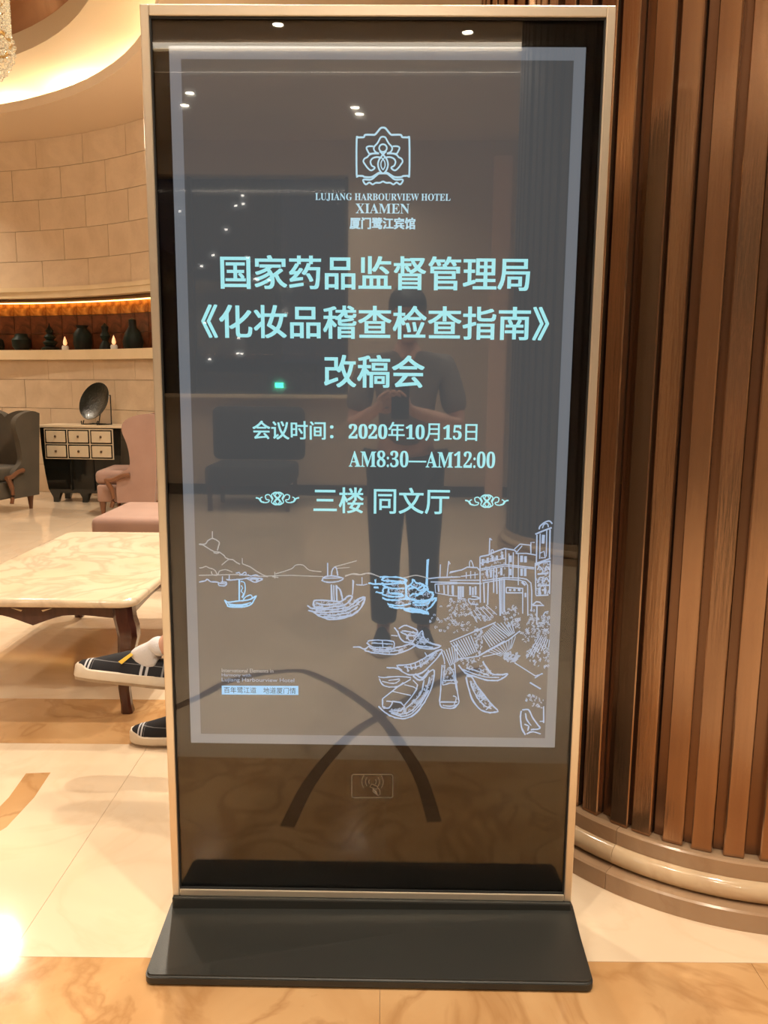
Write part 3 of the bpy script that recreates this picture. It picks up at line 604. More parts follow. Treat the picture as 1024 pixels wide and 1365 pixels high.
# contactless card mark printed on the lower bezel
E_NFC = mat('beige_print_glow', (.85, .76, .60), .6, emit=(.10,.085,.06), estr=1.0)  # print given a faint added glow so it shows behind the glass
m_ = E_NFC.node_tree.nodes['Principled BSDF']
bm = bmesh.new()
def q6(pts): return [(440+x*.1172, 1020+y*.1172) for x, y in pts]
rr = [(x, y) for x, y in rrect(247, 714, 122, 386, 22)]; ribbon(bm, q6(rr+rr[:1]), 1.1, .0082)
for r_, (a0, a1) in ((122, (-35, 35)), (80, (-38, 38)), (42, (-40, 40))):
    for base in (0, 180): ribbon(bm, q6([(483+r_*cos(R(base+a0+(a1-a0)*t/8)), 205+r_*sin(R(base+a0+(a1-a0)*t/8))) for t in range(9)]), 1.0, .0082)
ribbon(bm, q6([(475, 230), (545, 262), (525, 292), (452, 262), (475, 230)]), .8, .0082)
ribbon(bm, q6([(490, 280), (488, 318), (545, 362), (570, 350), (565, 300), (540, 270)]), .9, .0082)
for d in range(4): ribbon(bm, q6([(495+9*d, 290+6*d), (515+8*d, 328+8*d)]), .9, .0082)
build('card_reader_mark', bm, E_NFC, kiosk)
# base
bm = bmesh.new(); BWd = .455
def wedge(u, v, w_): return (u, v, w_)
yf, yr = -.205, .235
ring = rrect(-BWd-.006, BWd+.006, yf, yr, .016)
A = [bm.verts.new((x, y, .006)) for x, y in ring]; B = [bm.verts.new((x, y, .024 + max(0, min(1, (y-yf)/(0-yf)))*.022 - max(0, y)/yr*.02)) for x, y in ring]
n = len(ring); bm.faces.new(A[::-1])
# top split at y=0
for i in range(n): bm.faces.new([A[i], A[(i+1) % n], B[(i+1) % n], B[i]])
bm.faces.new(B)
bmesh.ops.bisect_plane(bm, geom=bm.verts[:]+bm.edges[:]+bm.faces[:], plane_co=(0, 0, 0), plane_no=(0, 1, 0))
for v in bm.verts:
    if v.co.z > .02: v.co.z = .024+.022*(1-abs(v.co.y)/(-yf if v.co.y < 0 else yr))
bmesh.ops.bevel(bm, geom=[e for e in bm.edges if all(v.co.z > .02 for v in e.verts) and len(e.link_faces) == 2 and any(abs(f.normal.z) < .3 for f in e.link_faces)], offset=.005, segments=3, affect='EDGES')
build('base_plate', bm, M['base'], kiosk)
bm = bmesh.new(); box(bm, -BWd, BWd, -.014, .05, .036, .0662, .004); build('base_riser', bm, M['base'], kiosk)
for sx in (-1, 1):
    for y in (yf+.03, yr-.03):
        bm = bmesh.new(); lathe(bm, [(.0001, 0), (.015, 0), (.017, .004), (.016, .0065)], 16, 0, 2*pi, sx*(BWd-.03), y); build('levelling_foot', bm, M['rubber'], kiosk, True)

# ================================================================== SLATTED COLUMNS
def column(x, y, rad, label, n=54, front=None, rear=None, h=ZC):
    t = thing('slatted_column', (x, y, 0), label, 'column')
    k = rad/.60
    bm = bmesh.new(); lathe(bm, [(rad-.045, .12), (rad-.045, h)], 72); build('core', bm, M['slat_back'], t, True)
    d = 2*pi/n; wd = rad*d
    bm = bmesh.new(); box(bm, rad-.04, rad+.004, -.33*wd, .33*wd, .14, h-.002, .0025, 1)
    me = bpy.data.meshes.new('slat'); bm.to_mesh(me); bm.free(); me.materials.append(M[front or 'slat'])
    bm = bmesh.new(); box(bm, rad-.05, rad-.020, -.20*wd, .20*wd, .14, h-.002, .001, 1)
    me2 = bpy.data.meshes.new('rear_slat'); bm.to_mesh(me2); bm.free(); me2.materials.append(M[rear or 'slat_rear'])
    for i in range(n):
        o = bpy.data.objects.new('slat', me); C.objects.link(o); o.parent = t; o.rotation_euler.z = d*i+R(.3)+random.uniform(-.016, .016)
        o2 = bpy.data.objects.new('rear_slat', me2); C.objects.link(o2); o2.parent = t; o2.rotation_euler.z = d*(i+.5)+R(.3)+random.uniform(-.006, .006)
    seg = 10
    for nm, prof, mm in (('plinth_block', [(rad-.1, 0), (rad+.068, 0), (rad+.068, .044), (rad+.063, .048), (rad-.1, .048)], M['plinth_dark']),
                     ('plinth_torus', [(rad-.1, .048)]+[(rad+.020+.024*cos(R(a)), .074+.026*sin(R(a))) for a in range(-80, 81, 16)]+[(rad-.1, .1)], M['plinth']),
                     ('plinth_cap', [(rad-.1, .1), (rad+.022, .1), (rad+.022, .136), (rad+.018, .14), (rad-.1, .14)], M['plinth_dark'])):
        bm = bmesh.new(); lathe(bm, prof, 12, .0009, 2*pi/seg-.0009, 0, 0, 0, True)
        bmesh.ops.recalc_face_normals(bm, faces=bm.faces); me = bpy.data.meshes.new(nm); bm.to_mesh(me); bm.free(); me.materials.append(mm)
        for p in me.polygons: p.use_smooth = True
        try: me.set_sharp_from_angle(angle=R(35))
        except Exception: pass
        for i in range(seg):
            o = bpy.data.objects.new(nm, me); C.objects.link(o); o.parent = t; o.rotation_euler.z = 2*pi/seg*i+R(12)
    return t
column(1.0, 2.28, .60, 'round copper brown slatted column on a marble plinth right of the kiosk')
column(1.02, 5.05, .47, 'slatted column glimpsed above the top right of the kiosk frame', 42)
column(1.56, -2.75, .70, 'slatted column coloured dark as if unlit, mirrored in the right side of the kiosk glass', 60, 'slat_shaded', 'slat_back')

# ================================================================== COFFEE TABLE
tx0, tx1, ty0, ty1 = -1.67, -.90, 2.77, 4.12
table = thing('coffee_table', ((tx0+tx1)/2, (ty0+ty1)/2, 0), 'low marble topped coffee table with dark mahogany cabriole legs beside the kiosk', 'table')
hx, hy = (tx1-tx0)/2, (ty1-ty0)/2
def top_outline(hx, hy): return rrect(-hx, hx, -hy, hy, .055, 8)
bm = bmesh.new(); o_ = top_outline(hx, hy)
lay = [(.0, .415), (.0, .418)]
rings = []
for ins, z in ((.010, .418), (.003, .421), (0, .427), (0, .434), (.002, .440), (.006, .446), (.012, .449), (.02, .45)):
    rings.append([(x*(1-ins/hx), y*(1-ins/hy), z) for x, y in o_])
loft(bm, rings); build('marble_top', bm, M['table_top'], table, True)
def apron(L, n=24):
    pts = [(-L, .418), (L, .418)]
    low = []
    for i in range(n+1):
        u = 1-2*i/n; t = abs(u)
        z = .372 - .022*max(0, 1-t/.35)**1.5*1.3 + .012*sin(pi*min(1, t))**2 - (.012 if t > .93 else 0)
        low.append((u*L, z))
    return pts+low
for sgn in (-1, 1):
    bm = bmesh.new(); prism(bm, apron(hx-.05), (-.012, .012), lambda u, v, w_: (u, w_, v)); o = build('apron', bm, M['mahogany'], table); o.location.y = sgn*(hy-.045)
    bm = bmesh.new(); prism(bm, apron(hy-.05), (-.012, .012), lambda u, v, w_: (w_, u, v)); o = build('apron', bm, M['mahogany'], table); o.location.x = sgn*(hx-.045)
    # carved notches, the light glints on them painted in cream
for s in (-1, 1):
    bm = bmesh.new(); prism(bm, [(s*.035, .402), (s*.075, .409), (s*.04, .396)][::s], (-.0135, -.011), lambda u, v, w_: (u, w_, v)); o = build('carved_notch_glint', bm, M['cream'], table); o.location.y = -(hy-.045)
for sx in (-1, 1):
    for sy in (-1, 1):
        bm = bmesh.new(); rings = []
        for z, o, r_ in ((.418, .0, .036), (.375, .004, .037), (.345, .016, .038), (.31, .022, .036), (.25, .008, .030), (.17, -.012, .024), (.09, -.016, .020), (.03, -.008, .019), (.008, -.004, .022), (0, -.004, .021)):
            rings.append([(sx*(hx-.055+o)+r_*(cos(R(a))*(1+.18*abs(sin(R(2*a))))), sy*(hy-.055+o)+r_*(sin(R(a))*(1+.18*abs(sin(R(2*a))))), z) for a in range(0, 360, 30)])
        loft(bm, rings); build('leg', bm, M['mahogany'], table, True)

# ================================================================== ARMCHAIRS
def armchair(loc, rz, label, fab, group='wing armchairs in the lounge'):
    t = thing('wing_armchair', loc, label, 'armchair', None, rz)
    bm = bmesh.new(); box(bm, -.38, .16, -.30, .30, .30, .43, .045, 4); build('seat_cushion', bm, fab, t, True)
    bm = bmesh.new(); box(bm, -.36, .18, -.32, .32, .14, .30, .02, 3); build('seat_base', bm, fab, t, True)
    bm = bmesh.new(); rings = []
    n = 16   # scalloped back
    def topz(v): return .90+.055*abs(sin(pi*v))-.012*(abs(v) < .06)
    pts = [(-.30, .30)]+[(-.31+.62*i/20, topz((-1+2*i/20)*.85)) for i in range(21)]+[(.30, .30)]
    prism(bm, pts, (0, .09), lambda u, v, w_: (.10+w_+(v-.3)*.14, u, v))
    bmesh.ops.bevel(bm, geom=[e for e in bm.edges if len(e.link_faces) == 2 and e.calc_face_angle(0) > 1], offset=.02, segments=3, affect='EDGES')
    build('backrest', bm, fab, t, True)
    for s in (-1, 1):
        pr = smooth_path([(.24, .93), (.14, .955), (.0, .93), (-.08, .88), (-.10, .80), (-.06, .68), (-.04, .56), (-.05, .47), (-.14, .40), (-.17, .30), (-.17, .14)], 3)+[(.17, .14), (.20, .5)]
        bm = bmesh.new(); prism(bm, pr, (-.028, .028), lambda u, v, w_: (u, w_, v))
        bmesh.ops.bevel(bm, geom=[e for e in bm.edges if len(e.link_faces) == 2 and e.calc_face_angle(0) > 1], offset=.012, segments=3, affect='EDGES')
        o = build('wing', bm, fab, t, True); o.location.y = s*.335
        bm = bmesh.new(); tube(bm, smooth_path([(-.04, s*.372, .40), (-.12, s*.372, .385), (-.20, s*.372, .35), (-.27, s*.372, .345)], 4), .022, 8)
        tube(bm, smooth_path([(-.255, s*.372, .35), (-.215, s*.372, .27), (-.20, s*.372, .18), (-.22, s*.372, .10)], 4), [.024]*6+[.018]*7, 8)
        build('arm_rail', bm, M['chairwood'], t, True)
        for x in (-.32, .14):
            bm = bmesh.new(); lathe(bm, [(.001, 0), (.016, 0), (.018, .02), (.024, .08), (.032, .13), (.030, .16), (.001, .16)], 12, 0, 2*pi, x, s*.28); build('leg', bm, M['chairwood'], t, True)
    return t
armchair((-2.31, 7.57, 0), R(4), 'dusty pink velvet wing armchair right of the black commode', M['pink'])
armchair((-3.79, 7.66, 0), R(74), 'olive grey velvet wing armchair left of the black commode', M['grey'])
ot = thing('upholstered_bench', (-1.08, 4.95, 0), 'low dusty pink velvet bench behind the coffee table', 'bench')
bm = bmesh.new(); box(bm, -.66, .66, -.34, .34, .30, .44, .04, 4); build('cushion', bm, M['pink'], ot, True)
bm = bmesh.new(); box(bm, -.64, .64, -.32, .32, .12, .298, .015, 3); build('bench_base', bm, M['pink'], ot, True)
for sx_ in (-1, 1):
    for sy_ in (-1, 1):
        bm = bmesh.new(); lathe(bm, [(.001, 0), (.018, 0), (.026, .12), (.001, .125)], 12, 0, 2*pi, sx_*.58, sy_*.26); build('leg', bm, M['chairwood'], ot, True)
armchair((-.02, 2.68, 0), R(0), 'pink armchair behind the kiosk under the seated person', M['pink'])

# ================================================================== COMMODE
com = thing('commode', (-3.09, 8.29, 0), 'black lacquer commode with cream top and six small cream drawers', 'cabinet', rz=R(-4))
bm = bmesh.new(); rings = []
for z, hwid, f in ((.10, .36, -.17), (.14, .375, -.18), (.30, .395, -.19), (.5, .415, -.195), (.74, .425, -.195), (.775, .425, -.195)):
    rings.append([(-hwid, f, z), (hwid, f, z), (hwid, .17, z), (-hwid, .17, z)])
loft(bm, rings); build('body', bm, M['lacquer'], com)
bm = bmesh.new(); box(bm, -.45, .45, -.215, .19, .775, .80, .004); build('top', bm, M['cream'], com)
bm = bmesh.new(); box(bm, -.375, .345, -.209, -.19, .455, .765, .002); build('drawer_frame', bm, M['cream'], com)
for r_ in range(2):
    for c_ in range(3):
        x0 = -.365+c_*.238; z0 = .465+(1-r_)*.15
        bm = bmesh.new(); box(bm, x0, x0+.225, -.2115, -.2085, z0, z0+.14); inl = build('drawer', bm, M['lacquer'], com)
        bm = bmesh.new(); box(bm, x0+.012, x0+.213, -.217, -.2105, z0+.012, z0+.128, .002, 1); build('drawer_front', bm, M['cream'], inl)
        bm = bmesh.new(); lathe(bm, [(.001, -.012), (.008, -.010), (.012, 0), (.008, .010), (.001, .012)], 10, 0, 2*pi, x0+.112, -.226, z0+.072); build('knob', bm, M['knob'], inl, True)
for s in (-.12, .12):
    bm = bmesh.new(); box(bm, s-.008, s+.008, -.205, -.18, .13, .45, .002); build('moulding', bm, M['lacquer'], com)
for x in (-.31, 0, .31):
    for y in (-.13, .12):
        if x == 0 and y > 0: continue
        bm = bmesh.new(); loft(bm, [[(x+a*w_+o, y+b*w_*.8, z) for a, b in ((-1, -1), (1, -1), (1, 1), (-1, 1))] for z, w_, o in ((.14, .055, 0), (.10, .05, 0), (.05, .032, .0), (0, .026, -.008))]); build('leg', bm, M['lacquer'], com)
# decorative dish on its stand
dish = thing('display_dish', (-2.98, 8.26, .80), 'dark green glazed round dish leaning on a black stand on the commode', 'dish', rz=R(-28))
bm = bmesh.new(); lathe(bm, [(.001, .0), (.10, .004), (.165, .022), (.20, .042), (.203, .038), (.17, .012), (.10, -.008), (.001, -.012)], 40)
d_ = build('dish', bm, M['plate'], dish, True); d_.rotation_euler = (R(68), 0, 0); d_.location = (0, .0, .232)
stand = thing('dish_stand', (-2.98, 8.26, .801), 'black wrought iron stand holding the round dish', 'stand', rz=R(-28))
bm = bmesh.new()
for s in (-1, 1):
    tube(bm, smooth_path([(s*.10, -.09, .045), (s*.10, -.10, .012), (s*.10, -.08, .006), (s*.10, .08, .006), (s*.09, .10, .02), (s*.06, .13, .3)], 4), .006, 6)
    tube(bm, [(s*.10, -.085, .006), (s*.125, -.10, .006), (s*.125, -.10, .04)], .006, 6)
tube(bm, [(-.1, .02, .008), (.1, .02, .008)], .006, 6); tube(bm, [(-.06, .13, .3), (.06, .13, .3)], .006, 6)
build('stand_frame', bm, M['iron'], stand, True)

# ================================================================== NICHE: jars and candles
def niche_pos(px_angle, r=RW+.16): return (CX+r*cos(R(px_angle)), CY+r*sin(R(px_angle)), 1.58)
jars = [(77.9, [(.001, 0), (.06, 0), (.10, .05), (.105, .12), (.07, .16), (.065, .19), (.001, .19)], 'squat dark teal jar in the lit niche, leftmost'),
        (73.3, [(.001, 0), (.09, 0), (.095, .03), (.05, .05), (.08, .09), (.04, .12), (.065, .15), (.03, .19), (.045, .22), (.01, .27), (.001, .31)], 'pagoda shaped dark ornament in the lit niche above the commode'),
        (67.8, [(.001, 0), (.08, 0), (.10, .08), (.095, .18), (.05, .24), (.07, .27), (.001, .27)], 'tall dark vase in the niche just right of the left candle'),
        (63.8, [(.001, 0), (.07, 0), (.06, .05), (.03, .10), (.055, .15), (.03, .2), (.04, .25), (.001, .29)], 'slim dark figurine in the niche left of the right candle'),
        (58.7, [(.001, 0), (.09, 0), (.11, .08), (.08, .18), (.04, .24), (.04, .31), (.001, .33)], 'dark bottle vase in the niche by the kiosk edge'),
        (82.0, [(.001, 0), (.08, 0), (.10, .05), (.09, .12), (.05, .15), (.001, .15)], 'low dark bowl in the niche at the photo left edge')]
for a, prof, lab in jars:
    bm = bmesh.new(); lathe(bm, prof, 20); o = build('ornamental_vase', bm, M['jar'], None, True); o.location = niche_pos(a); tag(o, lab, 'vase', 'dark ornaments in the lit niche')
for a, lab in ((69.6, 'glowing candle in the niche left of the tall dark vase'), (60.8, 'glowing candle in the niche near the kiosk edge')):
    t = thing('candle', niche_pos(a, RW+.05), lab, 'candle', 'glowing candles in the niche')
    bm = bmesh.new(); lathe(bm, [(.001, 0), (.035, 0), (.038, .03), (.03, .05), (.001, .05)], 14); build('holder', bm, M['white'], t, True)
    bm = bmesh.new(); lathe(bm, [(.001, .05), (.018, .06), (.022, .08), (.014, .115), (.001, .15)], 14); build('flame', bm, M['flame'], t, True)

# ================================================================== CHANDELIER
chx, chy = -2.87, 5.42
ch = thing('crystal_chandelier', (chx, chy, 3.05), 'crystal chandelier of beaded strings at the top left edge', 'chandelier')
bm = bmesh.new()
for z, r_ in ((.62, .40), (.95, .30), (.35, .44)):
    tube(bm, [(r_*cos(2*pi*i/32), r_*sin(2*pi*i/32), z) for i in range(33)], .012, 6, False)
tube(bm, [(0, 0, .3), (0, 0, 1.9)], .02, 8); build('gilt_frame', bm, M['gold'], ch, True)
def bead(bm, p, r_):
    m_ = bmesh.ops.create_icosphere(bm, subdivisions=1, radius=r_)
    for v in m_['verts']: v.co = v.co*random.uniform(.9, 1.1)+Vector(p)
bm = bmesh.new()
for i in range(72):
    a = 2*pi*i/72
    for k in range(22):
        z = .36+.62*k/21; r_ = .44 if z < .66 else .44-.16*(z-.66)/.32
        bead(bm, (r_*cos(a), r_*sin(a), z+random.uniform(-.004, .004)), .011)
tag(build('crystal_strings', bm, M['crystal'], ch), kind='stuff')
bm = bmesh.new()
for i in range(30):
    a = 2*pi*i/30
    for k in range(14):
        t = pi/2*k/13; bead(bm, (.46*cos(t*.98)*cos(a+.5*t), .46*cos(t*.98)*sin(a+.5*t), .34-.30*sin(t)), .015)
tag(build('crystal_bowl', bm, M['crystal'], ch), kind='stuff')
for i in range(6):
    bm = bmesh.new(); bead(bm, (.2*cos(i*pi/3), .2*sin(i*pi/3), .5), .035); build('lamp_bulb', bm, M['bulb'], ch)
l = bpy.data.lights.new('chandelier_lamp', 'POINT'); l.energy = CHAND_W; l.color = WARM; l.shadow_soft_size = .09
o = bpy.data.objects.new('chandelier_lamp', l); C.objects.link(o); o.location = (chx, chy, 2.98)

# ================================================================== PEOPLE
def skinned(name, chains, m, parent, sub=2, root=0):
    """chains: lists of (key or point, radius); repeated points are shared"""
    vs, rs, es, idx = [], [], [], {}
    def vid(p, r_):
        k = tuple(round(c_, 4) for c_ in p)
        if k not in idx: idx[k] = len(vs); vs.append(k); rs.append(r_)
        return idx[k]
    for ch_ in chains:
        prev = None
        for p, r_ in ch_:
            i = vid(p, r_)
            if prev is not None and prev != i: es.append((prev, i))
            prev = i
    me = bpy.data.meshes.new(name); me.from_pydata(vs, es, []); me.materials.append(m)
    o = bpy.data.objects.new(name, me); C.objects.link(o)
    sk = o.modifiers.new('skin', 'SKIN'); sk.use_smooth_shade = True; sk.branch_smoothing = .4
    for i, r_ in enumerate(rs):
        rr_ = r_ if isinstance(r_, tuple) else (r_, r_)
        me.skin_vertices[0].data[i].radius = rr_
        me.skin_vertices[0].data[i].use_root = (i == root)
    s_ = o.modifiers.new('sub', 'SUBSURF'); s_.levels = sub; s_.render_levels = sub
    o.parent = parent
    return o
def lerp(a, b, t): return tuple(a[i]+(b[i]-a[i])*t for i in range(3))
def hand(palm, dr, side, out, curl):
    """five finger chains from the palm; dr along fingers, side towards the thumb, out towards the palm face"""
    d, s, q = Vector(dr).normalized(), Vector(side).normalized(), Vector(out).normalized(); P = Vector(palm); chs = []
    for k, (off, L) in enumerate(((.028, .070), (.010, .078), (-.009, .072), (-.026, .058))):
        a = P+s*off+d*.035; b = a+d*L*.42; c_ = b+(d*(1-curl)+q*curl).normalized()*L*.33; e = c_+(d*(1-1.5*curl)+q*curl*1.5).normalized()*L*.27
        chs.append([(tuple(P), .022), (tuple(a), .010), (tuple(b), .009), (tuple(c_), .0085), (tuple(e), .007)])
    a = P+s*.035-d*.01; b = a+(s*.6+d*.8).normalized()*.035; c_ = b+(d+q*curl).normalized()*.028
    chs.append([(tuple(P), .022), (tuple(a), .012), (tuple(b), .010), (tuple(c_), .009)])
    return chs
def head_parts(t, c_, yaw, pitch, haircol):
    """shaped head with brow, nose, lips, chin, ears and a cap of hair; faces local -Y before rotation"""
    bm = bmesh.new()
    prof = [(-.118,.030,.030,-.045),(-.108,.040,.045,-.030),(-.090,.050,.062,-.018),(-.065,.060,.076,-.010),(-.035,.068,.086,-.004),(0,.074,.092,0),(.035,.076,.095,.004),(.065,.071,.090,.008),(.09,.058,.074,.010),(.108,.036,.048,.012),(.116,.012,.016,.012)]
    rings = []
    for z, rx, ry, oy in prof:
        rg = []
        for k in range(24):
            a = 2*pi*k/24; x, y = rx*cos(a), ry*sin(a)+oy
            fr = max(0, -sin(a))**8
            y -= fr*({-.035: .020, -.065: .008, -.090: .006, .035: .005}.get(z, 0))
            if z == 0 and .45 < abs(cos(a)) < .75 and sin(a) < 0: y += .007
            rg.append((x, y, z))
        rings.append(rg)
    loft(bm, rings)
    Mx = Matrix.Translation(c_) @ Matrix.Rotation(yaw, 4, 'Z') @ Matrix.Rotation(pitch, 4, 'X')
    def fin(o): o.matrix_local = Mx; return o
    h = fin(build('head', bm, M['skin'], t, True)); s_ = h.modifiers.new('sub', 'SUBSURF'); s_.levels = 1; s_.render_levels = 1
    bm = bmesh.new(); loft(bm, [[(x, -.088-d, z) for x, z in ((-w_, z0), (w_, z0), (w_*.7, z0+.008), (-w_*.7, z0+.008))] for d, w_, z0 in ((0, .012, -.036), (.012, .011, -.036), (.022, .006, -.032))]); o = build('nose', bm, M['skin'], h, True)
    for s in (-1, 1):
        bm = bmesh.new(); m_ = bmesh.ops.create_uvsphere(bm, u_segments=12, v_segments=8, radius=.0115)
        for v in bm.verts: v.co += Vector((s*.031, -.074, .002))
        build('eye', bm, M['white'], h, True)
        bm = bmesh.new(); box(bm, s*.031-.016, s*.031+.016, -.092, -.080, .018, .023, .002); build('eyebrow', bm, M['hair'], h)
        bm = bmesh.new(); m_ = bmesh.ops.create_uvsphere(bm, u_segments=12, v_segments=8, radius=1)
        for v in bm.verts: v.co = Vector((s*.076+v.co.x*.008, .010+v.co.y*.018, -.008+v.co.z*.032))
        build('ear', bm, M['skin'], h, True)
    bm = bmesh.new(); box(bm, -.022, .022, -.091, -.078, -.071, -.060, .004); build('mouth', bm, mat('lip', (.42, .16, .13), .5), h, True)
    bm = bmesh.new(); rings = []
    for z, rx, ry, oy in ((-.05, .074, .05, .062), (-.02, .080, .085, .030), (.02, .084, .098, .018), (.05, .084, .106, .006), (.08, .074, .096, .006), (.105, .054, .070, .008), (.122, .026, .036, .010), (.127, .006, .008, .010)):
        rings.append([(rx*cos(2*pi*k/24), max(ry*sin(2*pi*k/24)+oy, (-.055 if z < .045 else -9)) if z > 0 else max(ry*sin(2*pi*k/24)+oy, .012), z) for k in range(24)])
    loft(bm, rings); hr = fin(build('hair', bm, M['hair'], t, True)); return h
# --- plaid slip-on shoe
mp_ = mat('plaid_canvas', (.012, .012, .014), .8); nt = mp_.node_tree; tc = nt.nodes.new('ShaderNodeTexCoord'); sx = nt.nodes.new('ShaderNodeSeparateXYZ'); nt.links.new(tc.outputs['Object'], sx.inputs[0])
def stripes(sock, scale, off, stops):
    a_ = nt.nodes.new('ShaderNodeMath'); a_.operation = 'MULTIPLY_ADD'; a_.inputs[1].default_value = scale; a_.inputs[2].default_value = off; nt.links.new(sock, a_.inputs[0])
    r_ = nt.nodes.new('ShaderNodeValToRGB'); r_.color_ramp.interpolation = 'CONSTANT'; e = r_.color_ramp.elements; e[0].position = 0; e[0].color = (0, 0, 0, 1); e[1].position = 1; e[1].color = (0, 0, 0, 1)
    for a0, a1, v_ in stops:
        q = e.new(a0); q.color = (v_, v_, v_, 1); q = e.new(a1); q.color = (0, 0, 0, 1)
    nt.links.new(a_.outputs[0], r_.inputs[0]); return r_.outputs[0]
s1 = stripes(sx.outputs['X'], 1/.3, 0, [(.11, .13, .9), (.15, .17, .9), (.19, .195, .3), (.68, .71, .9), (.735, .765, .9), (.90, .92, .4)])
s2 = stripes(sx.outputs['Z'], 1/.12, 0, [(.55, .57, .25)])
mxm = nt.nodes.new('ShaderNodeMath'); mxm.operation = 'MAXIMUM'; nt.links.new(s1, mxm.inputs[0]); nt.links.new(s2, mxm.inputs[1])
mc = nt.nodes.new('ShaderNodeMix'); mc.data_type = 'RGBA'; mc.inputs[6].default_value = (.014, .013, .017, 1); mc.inputs[7].default_value = (.62, .62, .66, 1)
nt.links.new(mxm.outputs[0], mc.inputs[0]); nt.links.new(mc.outputs[2], nt.nodes['Principled BSDF'].inputs['Base Color'])
SOLE = [(0, .012), (.008, .026), (.025, .038), (.05, .046), (.09, .050), (.13, .047), (.17, .041), (.21, .037), (.25, .037), (.28, .032), (.294, .020), (.30, .008)]
def sole_outline(g=0.0): return [(x+(g if x < .15 else -g)*(x in (0, .30)), -(w_-g)) for x, w_ in SOLE]+[(x, w_-g) for x, w_ in SOLE[::-1]]
def shoe(parent, mx, plaid=True):
    bm = bmesh.new(); rings = []
    for x, w_, h in ((.006, .016, .050), (.014, .030, .058), (.035, .040, .066), (.06, .045, .072), (.09, .0465, .082), (.125, .044, .094), (.155, .041, .104), (.185, .038, .100), (.22, .0355, .092), (.255, .0345, .090), (.28, .030, .094), (.294, .018, .090)):
        rings.append([(x+(.012 if False else 0), w_*cos(R(a))*(1 if sin(R(a)) < .3 else .93), .020+(h-.020)*(max(0, sin(R(a)))**.8)) for a in list(range(0, 181, 15))]+[(x, -w_*.6, .020), (x, w_*.6, .020)])
    loft(bm, rings); u = build('shoe', bm, mp_ if plaid else M['blackcloth'], parent, True); u.matrix_local = mx
    bm = bmesh.new(); o0, o1, o2 = sole_outline(.003), sole_outline(0), sole_outline(.004)
    loft(bm, [[(x, y, .009) for x, y in o0], [(x, y, .013) for x, y in o1], [(x, y, .034+(.010 if x < .03 else 0)) for x, y in o1], [(x, y, .038+(.012 if x < .03 else 0)) for x, y in o2]])
    build('sole', bm, M['sole'], u, True)
    bm = bmesh.new(); loft(bm, [[(x, y, 0) for x, y in sole_outline(.008)], [(x, y, .009) for x, y in sole_outline(.002)]]); build('outsole', bm, M['outsole'], u, True)
    if plaid:
        for s in (-1, 1):
            bm = bmesh.new(); loft(bm, [[(x, s*(y+dy), z) for x, y, z in ((.138, .0385, .070), (.150, .0405, .064), (.178, .034, .095), (.170, .031, .100))] for dy in (0, .0035)]); build('side_tab', bm, M['yellow'], u)
    return u
